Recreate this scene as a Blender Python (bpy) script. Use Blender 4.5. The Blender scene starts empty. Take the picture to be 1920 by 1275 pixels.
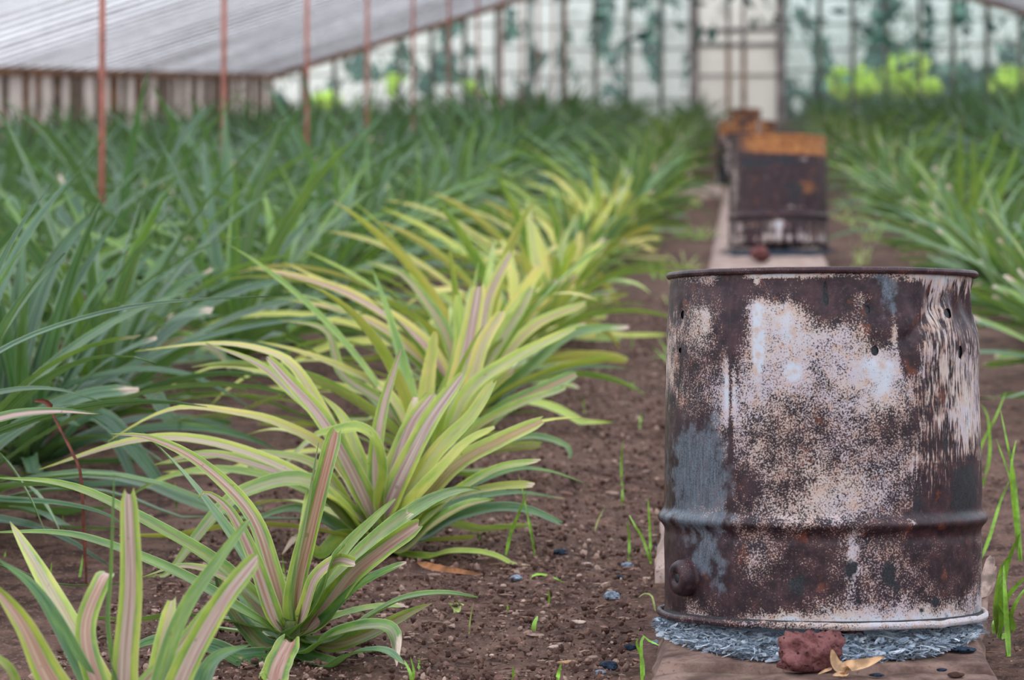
import bpy, math, random
import numpy as np
from mathutils import Vector

rnd = random.Random(7)
RS = np.random.RandomState(11)
F = 5000.0
ZC = 1.09                 # camera height above the soil at Y = 0
S = 0.114                 # the beds climb gently away from the camera
PSI = math.atan(440/F)
TH = math.atan((705-637.5)/F)
CAM = np.array([0.0, 0.0, ZC])
FW = np.array([-math.sin(PSI)*math.cos(TH), math.cos(PSI)*math.cos(TH), math.sin(TH)])
RT = np.array([math.cos(PSI), math.sin(PSI), 0.0])
UP = np.cross(RT, FW)

def at(px, py, d):
    """photo point + distance -> world point"""
    return CAM + d*(FW + RT*(px-960)/F + UP*(637.5-py)/F)

def on_slope(px, py, h=0.0):
    r = FW + RT*(px-960)/F + UP*(637.5-py)/F
    t = (ZC - h)/(S*r[1]-r[2])
    return CAM + t*r

def gz(x, y): return S*y

C = bpy.context.scene.collection

# ------------------------------------------------------------------ helpers
class MB:
    def __init__(s):
        s.v=[]; s.f=[]; s.uv=[]; s.tint=[]; s.n=0
    def add(s, verts, faces, uv=None, tint=(0,0,0,0)):
        verts=np.asarray(verts,float); k=len(verts)
        s.v.append(verts)
        s.f.extend([tuple(i+s.n for i in f) for f in faces])
        s.uv.append(np.zeros((k,2)) if uv is None else np.asarray(uv,float))
        t=np.asarray(tint,float)
        s.tint.append(np.tile(t,(k,1)) if t.ndim==1 else t)
        s.n+=k
    def box(s, lo, hi, tint=(0,0,0,0)):
        x0,y0,z0=lo; x1,y1,z1=hi
        v=[(x0,y0,z0),(x1,y0,z0),(x1,y1,z0),(x0,y1,z0),(x0,y0,z1),(x1,y0,z1),(x1,y1,z1),(x0,y1,z1)]
        s.add(v,[(0,3,2,1),(4,5,6,7),(0,1,5,4),(1,2,6,5),(2,3,7,6),(3,0,4,7)],tint=tint)
    def bar(s, a, b, w, h, tint=(0,0,0,0)):
        a=np.asarray(a,float); b=np.asarray(b,float); t=b-a; t/=np.linalg.norm(t)
        u=np.array([0,0,1.0]) if abs(t[2])<0.9 else np.array([0,1.0,0])
        sd=np.cross(t,u); sd/=np.linalg.norm(sd); u=np.cross(sd,t)
        v=[p+sd*i*w/2+u*j*h/2 for p in (a,b) for i,j in ((-1,-1),(1,-1),(1,1),(-1,1))]
        s.add(v,[(0,1,2,3),(7,6,5,4),(0,4,5,1),(1,5,6,2),(2,6,7,3),(3,7,4,0)],tint=tint)
    def tube(s, pts, r, n=8, tint=(0,0,0,0), cap=True):
        pts=np.asarray(pts,float); m=len(pts); r=np.broadcast_to(np.asarray(r,float),(m,))
        T=np.gradient(pts,axis=0); T/=np.linalg.norm(T,axis=1)[:,None]
        V=[]; ref=np.array([0.3,0.2,0.93]) if abs(T[0][2])<0.8 else np.array([1.0,0.1,0])
        for i in range(m):
            a=np.cross(T[i],ref); a/=np.linalg.norm(a); b=np.cross(T[i],a)
            for k in range(n):
                th=2*math.pi*k/n; V.append(pts[i]+r[i]*(a*math.cos(th)+b*math.sin(th)))
        Fc=[]
        for i in range(m-1):
            for k in range(n):
                Fc.append((i*n+k,i*n+(k+1)%n,(i+1)*n+(k+1)%n,(i+1)*n+k))
        if cap:
            Fc.append(tuple(range(n-1,-1,-1))); Fc.append(tuple((m-1)*n+k for k in range(n)))
        uv=[((i%n)/n,(i//n)/max(1,m-1)) for i in range(m*n)]
        s.add(V,Fc,uv,tint)
    def mesh(s, name, mat, smooth=True):
        me=bpy.data.meshes.new(name)
        v=np.concatenate(s.v); me.from_pydata(v.tolist(),[],s.f)
        uv=np.concatenate(s.uv); tn=np.concatenate(s.tint)
        li=np.empty(len(me.loops),dtype=np.int32); me.loops.foreach_get('vertex_index',li)
        ul=me.uv_layers.new(name='UVMap'); ul.data.foreach_set('uv',uv[li].astype(np.float32).ravel())
        at_=me.attributes.new('tint','FLOAT_COLOR','POINT'); at_.data.foreach_set('color',tn.astype(np.float32).ravel())
        if smooth: me.polygons.foreach_set('use_smooth',[True]*len(me.polygons))
        me.materials.append(mat); me.update()
        return me
    def build(s, name, mat, parent=None, smooth=True, origin=None):
        if origin is not None:
            s.v=[a-np.asarray(origin) for a in s.v]
        o=bpy.data.objects.new(name, s.mesh(name,mat,smooth)); C.objects.link(o)
        if origin is not None and parent is None: o.location=tuple(origin)
        if parent is not None: o.parent=parent
        return o

def tag(o,label=None,cat=None,group=None,kind=None):
    if label: o['label']=label
    if cat: o['category']=cat
    if group: o['group']=group
    if kind: o['kind']=kind
    return o
def empty(name,loc,label=None,cat=None,group=None,rz=0):
    o=bpy.data.objects.new(name,None); C.objects.link(o); o.location=tuple(loc); o.rotation_euler=(0,0,rz)
    o.empty_display_size=0.05
    return tag(o,label,cat,group)
def struct(o): o['kind']='structure'; return o

def hash2(ix,iy,seed):
    h=(ix.astype(np.int64)*374761393+iy.astype(np.int64)*668265263+seed*1442695041)&0x7fffffff
    h=((h^(h>>13))*1274126177)&0x7fffffff
    return ((h^(h>>16))&0xffff)/65535.0
def vnoise(x,y,seed=0):
    x=np.asarray(x,float); y=np.asarray(y,float)
    ix=np.floor(x); iy=np.floor(y); fx=x-ix; fy=y-iy
    fx=fx*fx*(3-2*fx); fy=fy*fy*(3-2*fy)
    a=hash2(ix,iy,seed); b=hash2(ix+1,iy,seed); c=hash2(ix,iy+1,seed); d=hash2(ix+1,iy+1,seed)
    return (a*(1-fx)+b*fx)*(1-fy)+(c*(1-fx)+d*fx)*fy
def fbm(x,y,seed=0,oc=4):
    r=0; a=.5
    for i in range(oc):
        r=r+a*vnoise(x*2**i,y*2**i,seed+i*17); a*=.5
    return r

# ------------------------------------------------------------------ materials
class NT:
    def __init__(s,name):
        s.m=bpy.data.materials.new(name); s.m.use_nodes=True; s.t=s.m.node_tree
        s.t.nodes.clear(); s.out=s.t.nodes.new('ShaderNodeOutputMaterial')
    def n(s,typ,**kw):
        nd=s.t.nodes.new(typ)
        for k,v in kw.items(): setattr(nd,k,v)
        return nd
    def link(s,a,b): s.t.links.new(a,b)
    def put(s,sock,v):
        if isinstance(v,bpy.types.NodeSocket): s.link(v,sock)
        elif isinstance(v,(tuple,list)) and len(v)==3 and sock.type=='RGBA': sock.default_value=(*v,1)
        else: sock.default_value=v
    def math(s,op,a,b=None,c=None,clamp=False):
        nd=s.n('ShaderNodeMath',operation=op,use_clamp=clamp); s.put(nd.inputs[0],a)
        if b is not None: s.put(nd.inputs[1],b)
        if c is not None: s.put(nd.inputs[2],c)
        return nd.outputs[0]
    def mix(s,f,a,b,blend='MIX'):
        nd=s.n('ShaderNodeMix',data_type='RGBA',blend_type=blend); s.put(nd.inputs[0],f); s.put(nd.inputs[6],a); s.put(nd.inputs[7],b)
        return nd.outputs[2]
    def noise(s,scale,detail=3,rough=.55,vec=None,dim='3D'):
        nd=s.n('ShaderNodeTexNoise'); nd.inputs['Scale'].default_value=scale; nd.inputs['Detail'].default_value=detail; nd.inputs['Roughness'].default_value=rough
        if vec is not None: s.link(vec,nd.inputs['Vector'])
        return nd.outputs['Fac']
    def vmul(s,vec,sc):
        nd=s.n('ShaderNodeVectorMath',operation='MULTIPLY'); s.link(vec,nd.inputs[0]); nd.inputs[1].default_value=sc; return nd.outputs[0]
    def ss(s,v,a,b):
        nd=s.n('ShaderNodeMapRange',interpolation_type='SMOOTHSTEP'); s.put(nd.inputs[0],v); nd.inputs[1].default_value=a; nd.inputs[2].default_value=b; return nd.outputs[0]
    def attr(s,name):
        return s.n('ShaderNodeAttribute',attribute_name=name)
    def bsdf(s,col,rough=.6,spec=.4,bump=None,bs=.3,bd=.01,metal=0):
        b=s.n('ShaderNodeBsdfPrincipled'); s.put(b.inputs['Base Color'],col); s.put(b.inputs['Roughness'],rough)
        s.put(b.inputs['Specular IOR Level'],spec); s.put(b.inputs['Metallic'],metal)
        if bump is not None:
            bp=s.n('ShaderNodeBump'); bp.inputs['Strength'].default_value=bs; bp.inputs['Distance'].default_value=bd
            s.link(bump,bp.inputs['Height']); s.link(bp.outputs[0],b.inputs['Normal'])
        return b.outputs[0]
    def done(s,sh): s.link(sh,s.out.inputs[0]); return s.m
    def objco(s): return s.n('ShaderNodeTexCoord').outputs['Object']

def simple(name,col,rough=.7,spec=.3,var=.25,scale=20,bs=.3,bd=.005,col2=None):
    t=NT(name); co=t.objco(); n=t.noise(scale,5,.6,co)
    c2=col2 or tuple(min(1,c*(1+var*2)) for c in col); c1=tuple(c*(1-var) for c in col)
    c=t.mix(t.ss(n,.35,.65),c1,c2)
    return t.done(t.bsdf(c,rough,spec,n,bs,bd))

def leaf_material():
    t=NT('pineapple_leaf'); uvn=t.n('ShaderNodeTexCoord').outputs['UV']
    sp=t.n('ShaderNodeSeparateXYZ'); t.link(uvn,sp.inputs[0]); u,v=sp.outputs[0],sp.outputs[1]
    a=t.attr('tint'); sc=t.n('ShaderNodeSeparateColor'); t.link(a.outputs['Color'],sc.inputs[0])
    ye,pk,dr,rn=sc.outputs[0],sc.outputs[1],sc.outputs[2],a.outputs['Alpha']
    au=t.math('ABSOLUTE',t.math('SUBTRACT',u,.5))       # 0 centre .. .5 edge
    cv=t.n('ShaderNodeCombineXYZ'); t.link(t.math('ADD',t.math('MULTIPLY',u,9),t.math('MULTIPLY',rn,37)),cv.inputs[0]); t.link(t.math('MULTIPLY',v,1.6),cv.inputs[1]); t.link(rn,cv.inputs[2])
    st=t.noise(1.0,4,.6,cv.outputs[0])
    cv2=t.n('ShaderNodeCombineXYZ'); t.link(t.math('ADD',t.math('MULTIPLY',u,2.0),t.math('MULTIPLY',rn,91)),cv2.inputs[0]); t.link(t.math('MULTIPLY',v,5),cv2.inputs[1])
    pt=t.noise(1.0,4,.6,cv2.outputs[0])
    yy=t.math('MULTIPLY_ADD',t.math('SUBTRACT',pt,.5),.8,t.math('ADD',ye,t.math('MULTIPLY',pk,t.math('MULTIPLY',t.ss(au,.26,.38),.14))),clamp=True)
    ramp=t.n('ShaderNodeValToRGB'); t.link(yy,ramp.inputs[0]); cr=ramp.color_ramp
    cr.elements[0].position=0; cr.elements[0].color=(.007,.036,.016,1)
    cr.elements[1].position=1; cr.elements[1].color=(.66,.50,.13,1)
    for p,c in ((.25,(.030,.105,.022,1)),(.5,(.14,.255,.022,1)),(.75,(.38,.45,.055,1))):
        e=cr.elements.new(p); e.color=c
    base=ramp.outputs[0]
    # silvery bloom along the channel
    bloom=t.math('MULTIPLY',t.math('MULTIPLY_ADD',ye,-.8,1.0),t.math('MULTIPLY',t.ss(st,.38,.7),.5))
    col=t.mix(bloom,base,(.22,.32,.24))
    pm=t.math('MULTIPLY',pk,t.math('MULTIPLY',t.ss(au,.29,.20),t.ss(v,.02,.2)))
    pcol=t.mix(t.ss(st,.3,.7),t.mix(rn,(.33,.10,.075),(.30,.15,.15)),t.mix(rn,(.52,.33,.25),(.54,.43,.39)))
    col=t.mix(pm,col,pcol)
    col=t.mix(t.math('MULTIPLY',t.ss(au,.44,.5),t.math('MULTIPLY_ADD',ye,.35,.2)),col,(.75,.70,.42))
    # spots and dead tips
    tip=t.math('MULTIPLY_ADD',t.math('SUBTRACT',pt,.5),.35,t.math('ADD',v,t.math('MULTIPLY_ADD',dr,.45,-.20)))
    tm=t.ss(tip,.86,.93)
    dcol=t.mix(t.ss(st,.3,.7),(.28,.15,.11),(.78,.62,.50))
    col=t.mix(tm,col,dcol)
    sp2=t.ss(t.noise(55,2,.5,t.objco()),.70,.76)
    col=t.mix(t.math('MULTIPLY',sp2,.5),col,(.16,.10,.05))
    b=t.bsdf(col,.36,.36,st,.12,.003)
    tr=t.n('ShaderNodeBsdfTranslucent'); t.link(t.mix(.35,col,(.35,.6,.05)),tr.inputs[0])
    m=t.n('ShaderNodeMixShader'); m.inputs[0].default_value=.2; t.link(b,m.inputs[1]); t.link(tr.outputs[0],m.inputs[2])
    return t.done(m.outputs[0])

def drum_material():
    t=NT('rusted_painted_steel'); co=t.objco()
    A=lambda n: t.attr(n).outputs['Fac']
    cov,blue,soot,streak,orange=A('cov'),A('blue'),A('soot'),A('streak'),A('orange')
    uv=t.n('ShaderNodeTexCoord').outputs['UV']     # metres around, metres up
    sx=t.vmul(uv,(1,.10,1)); 
    fine=t.noise(330,3,.72,co); vein=t.noise(210,4,.7,sx)
    mid=t.noise(34,5,.62,co); big=t.noise(9,4,.6,co)
    n=t.mix(streak,fine,vein)
    n=t.math('ADD',t.math('MULTIPLY',n,.68),t.math('ADD',t.math('MULTIPLY',mid,.26),t.math('MULTIPLY',big,.06)))
    thr=t.math('MULTIPLY_ADD',cov,-.30,.675)
    mask=t.math('MULTIPLY_ADD',t.math('SUBTRACT',n,thr),15.0,.5,clamp=True)
    rust=t.mix(t.ss(mid,.35,.65),(.016,.007,.010),(.052,.023,.026))
    rust=t.mix(t.math('MULTIPLY',t.ss(t.noise(120,4,.7,co),.5,.75),.55),rust,(.115,.060,.068))
    rust=t.mix(t.math('MULTIPLY',t.ss(t.noise(22,4,.6,co),.60,.70),.55),rust,(.17,.045,.018))
    paint=t.mix(t.ss(big,.4,.62),(.51,.42,.375),(.48,.42,.45))
    paint=t.mix(t.ss(cov,.75,1.0),paint,(.50,.525,.58))
    paint=t.mix(t.ss(t.noise(60,3,.6,co),.45,.7),paint,(.50,.36,.30))
    col=t.mix(mask,rust,paint)
    # thin orange halo where the paint lets go
    halo=t.math('MULTIPLY',t.math('MULTIPLY',mask,t.math('SUBTRACT',1.0,mask)),1.6)
    col=t.mix(t.math('MULTIPLY',halo,t.ss(mid,.4,.7)),col,(.50,.20,.08))
    bm=t.math('MULTIPLY',t.ss(t.math('ADD',blue,t.math('MULTIPLY',t.math('SUBTRACT',mid,.5),2.2)),.30,.75),t.math('MULTIPLY_ADD',t.ss(fine,.60,.48),.65,.25))
    bcol=t.mix(t.ss(vein,.35,.65),(.075,.088,.105),(.13,.165,.205))
    col=t.mix(bm,col,bcol)
    om=t.ss(t.math('ADD',orange,t.math('MULTIPLY',t.math('SUBTRACT',vein,.5),.9)),.45,.65)
    col=t.mix(om,col,t.mix(t.ss(mid,.3,.7),(.21,.068,.020),(.44,.175,.052)))
    sm=t.ss(t.math('ADD',soot,t.math('MULTIPLY',t.math('SUBTRACT',t.noise(70,4,.65,co),.5),1.3)),.4,.75)
    col=t.mix(sm,col,t.mix(t.ss(fine,.4,.6),(.008,.009,.012),(.028,.03,.036)))
    rough=t.math('MULTIPLY_ADD',mask,.12,.50)
    h=t.math('ADD',t.math('MULTIPLY',mask,.6),t.math('MULTIPLY',mid,.5))
    b=t.bsdf(col,rough,.3,h,.5,.0025)
    # punched holes
    hole=A('hole'); tr=t.n('ShaderNodeBsdfTransparent'); mx=t.n('ShaderNodeMixShader')
    t.link(t.math('GREATER_THAN',hole,.5),mx.inputs[0]); t.link(b,mx.inputs[1]); t.link(tr.outputs[0],mx.inputs[2])
    return t.done(mx.outputs[0])

def soil_material():
    t=NT('shade_toned_red_soil'); co=t.objco()
    n1=t.noise(14,6,.65,co); n2=t.noise(95,4,.7,co); n3=t.noise(1.3,3,.5,co)
    c=t.mix(t.ss(n1,.35,.65),(.034,.017,.013),(.125,.068,.050))  # soil toned darker than its crumbs, painting in the shade between clods
    c=t.mix(t.ss(n2,.5,.72),c,(.21,.125,.098))
    c=t.mix(t.math('MULTIPLY',t.ss(n3,.4,.7),.3),c,(.21,.13,.10))
    h=t.math('ADD',n1,t.math('MULTIPLY',n2,.5))
    return t.done(t.bsdf(c,.95,.15,h,.9,.012))
def crumb_material():
    t=NT('soil_crumbs'); a=t.attr('tint'); sc=t.n('ShaderNodeSeparateColor'); t.link(a.outputs['Color'],sc.inputs[0])
    n=t.noise(120,3,.6,t.objco())
    c=t.mix(sc.outputs[0],(.055,.027,.021),(.23,.130,.098))
    c=t.mix(sc.outputs[1],c,(.46,.32,.25))
    c=t.mix(t.ss(n,.4,.7),c,t.mix(.4,c,(.06,.03,.025)))
    return t.done(t.bsdf(c,.95,.15,n,.5,.004))
def stone_material(name='reddish_stone',c1=(.20,.12,.095),c2=(.40,.27,.22)):
    t=NT(name); co=t.objco(); n1=t.noise(11,6,.65,co); n2=t.noise(130,3,.6,co)
    c=t.mix(t.ss(n1,.35,.65),c1,c2); c=t.mix(t.math('MULTIPLY',t.ss(n2,.58,.66),.7),c,(.10,.05,.045))
    c=t.mix(t.math('MULTIPLY',t.ss(t.noise(6,4,.6,co),.60,.75),.2),c,(.20,.19,.10))
    return t.done(t.bsdf(c,.9,.2,t.math('ADD',n1,t.math('MULTIPLY',n2,.35)),.7,.006))
def ash_material():
    t=NT('blue_grey_ash'); co=t.objco(); a=t.attr('tint'); sc=t.n('ShaderNodeSeparateColor'); t.link(a.outputs['Color'],sc.inputs[0])
    n=t.noise(80,4,.7,co)
    c=t.mix(sc.outputs[0],(.03,.04,.058),(.30,.37,.46)); c=t.mix(sc.outputs[1],c,(.62,.66,.70))
    c=t.mix(t.ss(n,.5,.72),c,t.mix(.5,c,(.03,.04,.06)))
    return t.done(t.bsdf(c,.9,.2,n,.5,.003))
def rock_material(name,c1,c2):
    t=NT(name); co=t.objco(); n=t.noise(40,5,.7,co)
    v=t.n('ShaderNodeTexVoronoi'); v.inputs['Scale'].default_value=70
    nn=t.n('ShaderNodeTexNoise'); nn.inputs['Scale'].default_value=45; t.link(co,nn.inputs['Vector']); va=t.n('ShaderNodeVectorMath',operation='MULTIPLY_ADD'); t.link(nn.outputs['Color'],va.inputs[0]); va.inputs[1].default_value=(.03,.03,.03); t.link(co,va.inputs[2]); t.link(va.outputs[0],v.inputs['Vector'])
    pit=t.ss(v.outputs['Distance'],.28,.12)
    c=t.mix(t.ss(n,.35,.65),c1,c2); c=t.mix(t.math('MULTIPLY',pit,t.ss(n,.5,.55)),c,tuple(x*.2 for x in c1))
    return t.done(t.bsdf(c,.92,.2,t.math('SUBTRACT',n,t.math('MULTIPLY',pit,.7)),1.0,.006))

def glass_material(name,white,clear_lo,clear_hi,tr=.55,scale=1.2,seedv=0.0,streaks=(1,1,1),low=0):
    """whitewashed greenhouse glass: lime wash that lets light through, clear where it has flaked"""
    t=NT(name); geo=t.n('ShaderNodeNewGeometry').outputs['Position']
    g=t.vmul(geo,streaks); n=t.noise(scale,4,.6,g); n2=t.noise(scale*6,3,.6,g)
    k=t.math('ADD',n,t.math('MULTIPLY',t.math('SUBTRACT',n2,.5),.22))
    if low:
        sz=t.n('ShaderNodeSeparateXYZ'); t.link(geo,sz.inputs[0]); k=t.math('ADD',k,t.math('MULTIPLY',t.ss(sz.outputs[2],6.75,6.3),low))
    m=t.ss(k,clear_lo,clear_hi)
    d=t.n('ShaderNodeBsdfDiffuse'); t.put(d.inputs[0],white)
    tl=t.n('ShaderNodeBsdfTranslucent'); t.put(tl.inputs[0],white)
    w=t.n('ShaderNodeMixShader'); w.inputs[0].default_value=tr; t.link(d.outputs[0],w.inputs[1]); t.link(tl.outputs[0],w.inputs[2])
    tp=t.n('ShaderNodeBsdfTransparent'); tp.inputs[0].default_value=(.88,.92,.91,1)
    gl=t.n('ShaderNodeBsdfGlossy'); gl.inputs['Roughness'].default_value=.1
    cl=t.n('ShaderNodeMixShader'); cl.inputs[0].default_value=.06; t.link(tp.outputs[0],cl.inputs[1]); t.link(gl.outputs[0],cl.inputs[2])
    mx=t.n('ShaderNodeMixShader'); t.link(m,mx.inputs[0]); t.link(w.outputs[0],mx.inputs[1]); t.link(cl.outputs[0],mx.inputs[2])
    return t.done(mx.outputs[0])
def roof_material():
    t=NT('whitewashed_roof_glass'); co=t.n('ShaderNodeNewGeometry').outputs['Position']
    n=t.noise(2.0,4,.6,t.vmul(co,(.16,2.6,.16))); n2=t.noise(1.0,4,.6,co)
    c=t.mix(t.ss(n,.38,.64),(.42,.46,.56),(.84,.92,1.0)); c=t.mix(t.math('MULTIPLY',t.ss(n2,.5,.7),.25),c,(.60,.55,.50))
    # far bays coloured darker to hold their glow down; near bays pass more light
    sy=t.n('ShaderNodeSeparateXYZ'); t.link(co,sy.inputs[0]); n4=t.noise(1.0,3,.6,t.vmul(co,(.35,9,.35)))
    far_dim=t.mix(t.ss(t.math('ADD',t.math('MULTIPLY',n,.5),t.math('MULTIPLY',n4,.5)),.36,.62),(.15,.145,.16),(.44,.46,.51))
    c=t.mix(t.ss(sy.outputs[1],17,25),c,far_dim)
    d=t.n('ShaderNodeBsdfDiffuse'); t.link(c,d.inputs[0]); tl=t.n('ShaderNodeBsdfTranslucent'); t.link(c,tl.inputs[0])
    w=t.n('ShaderNodeMixShader'); w.inputs[0].default_value=.82; t.link(d.outputs[0],w.inputs[1]); t.link(tl.outputs[0],w.inputs[2])
    return t.done(w.outputs[0])
def foliage_material(name,c1,c2,trans=.35):
    t=NT(name); a=t.attr('tint'); sc=t.n('ShaderNodeSeparateColor'); t.link(a.outputs['Color'],sc.inputs[0])
    c=t.mix(sc.outputs[0],c1,c2); b=t.bsdf(c,.5,.4)
    tr=t.n('ShaderNodeBsdfTranslucent'); t.link(c,tr.inputs[0]); m=t.n('ShaderNodeMixShader'); m.inputs[0].default_value=trans
    t.link(b,m.inputs[1]); t.link(tr.outputs[0],m.inputs[2]); return t.done(m.outputs[0])

M={}
M['leaf']=leaf_material(); M['drum']=drum_material(); M['soil']=soil_material(); M['crumb']=crumb_material()
M['stone']=stone_material(c1=(.22,.15,.125),c2=(.40,.29,.25)); M['nearstone']=stone_material('shaded_reddish_stone',(.070,.038,.030),(.23,.145,.115)); M['ash']=ash_material()  # near slabs: darker copy of the slab stone, partly drum shade in the colour
M['lava']=rock_material('red_lava_rock',(.085,.026,.026),(.21,.085,.080))
M['char']=rock_material('charcoal',(.006,.010,.018),(.03,.05,.085))
M['greyash']=rock_material('ashy_charcoal',(.07,.09,.12),(.34,.40,.48))
M['grass']=simple('bright_grass',(.17,.33,.025),.45,.4,.25,30,.1,.001)
M['palegrass']=simple('pale_grass',(.36,.42,.13),.5,.3,.25,30,.1,.001)
M['husk']=simple('pale_dry_husk',(.42,.31,.26),.85,.2,.3,45,.5,.004)
M['tanleaf']=simple('tan_dry_leaf',(.40,.24,.13),.75,.3,.3,40,.3,.002)
M['stalk']=simple('red_brown_stalk',(.13,.035,.02),.6,.4,.3,40,.3,.002)
M['post']=simple('red_oxide_paint',(.29,.10,.07),.6,.35,.18,6,.2,.002)
M['wood']=simple('weathered_wood',(.17,.125,.095),.85,.2,.35,7,.4,.004)
M['greywood']=simple('grey_weathered_wood',(.27,.235,.225),.85,.2,.25,5,.4,.004)
M['whitebar']=simple('limewashed_bar',(.24,.23,.24),.85,.2,.25,5,.4,.004)
M['brownwood']=simple('brown_stained_wood',(.17,.085,.045),.8,.25,.35,5,.4,.004)
M['doorwood']=simple('rusty_brown_door_wood',(.25,.16,.10),.8,.25,.35,5,.4,.004)
M['greenwood']=simple('mossy_glazing_bar',(.13,.135,.11),.8,.25,.35,2,.3,.004)
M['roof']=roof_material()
M['glass']=glass_material('whitewashed_wall_glass',(.90,.93,.93),.505,.56,.95,1.9,0,(1,1,.6))
M['glassR']=glass_material('thinly_whitewashed_glass',(.86,.92,.92),.475,.56,.95,1.5,0,(1,1,.55),low=.16)
M['glassD']=glass_material('door_glass',(.92,.90,.88),.62,.7,.95,1.5)
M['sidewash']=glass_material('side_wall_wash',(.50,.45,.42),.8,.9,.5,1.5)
M['hedge']=foliage_material('dark_outdoor_foliage',(.015,.07,.06),(.05,.17,.12),.25)
M['lime']=foliage_material('sunlit_lime_foliage',(.34,.56,.04),(.80,.95,.14),.4)  # sunlit brightness put into the leaf colour
M['bark']=simple('bark',(.10,.07,.05),.9,.2,.3,8)
M['stem']=simple('plant_stem',(.09,.11,.035),.8,.2,.35,25,.3,.003)
M['wax']=simple('dead_leaf',(.20,.085,.035),.8,.2,.35,25,.3,.003)

# ------------------------------------------------------------------ leaves
def crv(pts,n):
    P=np.asarray(pts,float); P=np.vstack([2*P[0]-P[1],P,2*P[-1]-P[-2]])
    seg=np.linalg.norm(np.diff(P[1:-1],axis=0),axis=1); cum=np.concatenate([[0],np.cumsum(seg)]); tot=cum[-1]
    out=[]
    for s_ in np.linspace(0,tot,n):
        i=min(len(seg)-1,int(np.searchsorted(cum,s_,side='right')-1)); i=max(0,i)
        t=(s_-cum[i])/max(1e-9,seg[i]); p0,p1,p2,p3=P[i],P[i+1],P[i+2],P[i+3]
        out.append(.5*((2*p1)+(-p0+p2)*t+(2*p0-5*p1+4*p2-p3)*t*t+(-p0+3*p1-3*p2+p3)*t**3))
    return np.array(out)

def add_leaf(mb,path,w,tint,blunt=0.0,face=None,faceamt=0.0,twist=0.0,across=5,thick=.0012,curl=.20,rng=rnd):
    path=np.asarray(path,float); n=len(path)
    T=np.gradient(path,axis=0); T/=np.linalg.norm(T,axis=1)[:,None]+1e-9
    h=path[-1]-path[0]; h[2]=0
    if np.linalg.norm(h)<.02: h=np.array([.3,-1,0.0])
    h/=np.linalg.norm(h); sd=np.cross(h,[0,0,1.0])
    V=[];UVs=[]
    xs=np.linspace(-1,1,across)
    ph=rng.random()*6.28; wav=.035*rng.random()
    for i in range(n):
        v=i/(n-1)
        s_=sd-T[i]*np.dot(T[i],sd); s_/=np.linalg.norm(s_)+1e-9; N=np.cross(s_,T[i])
        if face is not None:
            k=min(1,v*4)
            N=N+np.asarray(face)*faceamt*k; N-=T[i]*np.dot(T[i],N); N/=np.linalg.norm(N)+1e-9; s_=np.cross(T[i],N)
        a=twist*v
        if a: s2=s_*math.cos(a)+N*math.sin(a); N=N*math.cos(a)-s_*math.sin(a); s_=s2
        prof=(.62+.38*min(1,v/.12))
        sharp=max(0,1-v**2.0)**.75
        bl=(1-.28*v)*(1-max(0,(v-.93)/.07)**2*.35)
        ww=w*prof*(sharp*(1-blunt)+bl*blunt)
        ww=max(ww,w*.02)
        flat=1-.6*v
        for x in xs:
            e=1+wav*math.sin(ph+v*26+x*3)*abs(x)
            jag=0.0
            if blunt>.4 and i==n-1: jag=w*.35*(vnoise(np.array([x*2.3+ph]),np.array([ph]),3)[0]-.5)
            V.append(path[i]+s_*x*ww/2*e+N*(x*x)*w*curl*flat*(1-.3*v)+T[i]*jag)
            UVs.append((x*.5+.5,v))
        if thick: pass
    Fc=[]
    for i in range(n-1):
        for j in range(across-1):
            a=i*across+j; Fc.append((a,a+1,a+across+1,a+across))
    mb.add(V,Fc,UVs,tint)

def proc_path(base,az,e0,L,droop,n,power=1.3,side=0.0,r0=.015):
    p=np.array(base,float)+np.array([math.cos(az),math.sin(az),0])*r0; out=[p.copy()]; ds=L/(n-1)
    for i in range(1,n):
        s_=i/(n-1); e=e0-droop*s_**power; a=az+side*s_
        p=p+ds*np.array([math.cos(e)*math.cos(a),math.cos(e)*math.sin(a),math.sin(e)]); out.append(p.copy())
    out=np.array(out); out[:,2]=np.maximum(out[:,2],base[2]+.008+.01*np.arange(n)/n)
    return out

def make_foliage(mb,base,rng,nl=40,L=(.6,.9),w=(.044,.056),ye=(.0,.2),pk=0.0,dry=.2,segs=13,across=5,skip=None,squat=1.0,cut=False,e_in=84,e_out=22,droop=(45,105)):
    ga=2.39996; a0=rng.random()*6.28
    for i in range(nl):
        q=(i+.5)/nl; az=(a0+i*ga)%(2*math.pi)
        if skip and skip(az,q): continue
        e0=math.radians(e_in*(1-q)+e_out*q+rng.uniform(-7,7))
        Ln=rng.uniform(*L)*(.62+.55*math.sin(math.pi*(.18+.72*q)))
        dr=math.radians(rng.uniform(*droop))*(.35+.75*q)
        blunt=0.0; wd=rng.uniform(*w); dryv=rng.random()*dry
        if cut and math.cos(az)>.05 and rng.random()<.85:
            Ln*=rng.uniform(.42,.62); dr*=.5; blunt=rng.uniform(.6,1); dryv=rng.uniform(.05,.36)
        elif cut and math.cos(az)<-.1: e0*=.82; Ln*=1.12; dr*=1.1
        elif rng.random()<.12: Ln*=.6; blunt=.8; dryv=.3
        zb=np.array(base)+np.array([0,0,.02+.05*(1-q)])
        P=proc_path(zb,az,e0*squat,Ln,dr,segs,rng.uniform(1.0,1.6),rng.uniform(-.35,.35))
        tint=(min(1,max(0,rng.uniform(*ye))),pk*rng.random() if rng.random()<.5 else 0,dryv,rng.random())
        add_leaf(mb,P,wd,tint,blunt,twist=rng.uniform(-1.3,1.3),across=across,thick=0,rng=rng)

def stem(mb,base,h=.07,r=.022):
    b=np.array(base,float)
    mb.tube([b+[0,0,-.03],b+[0,0,.02],b+[0,0,h]],[r*1.2,r,r*.6],9)

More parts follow.
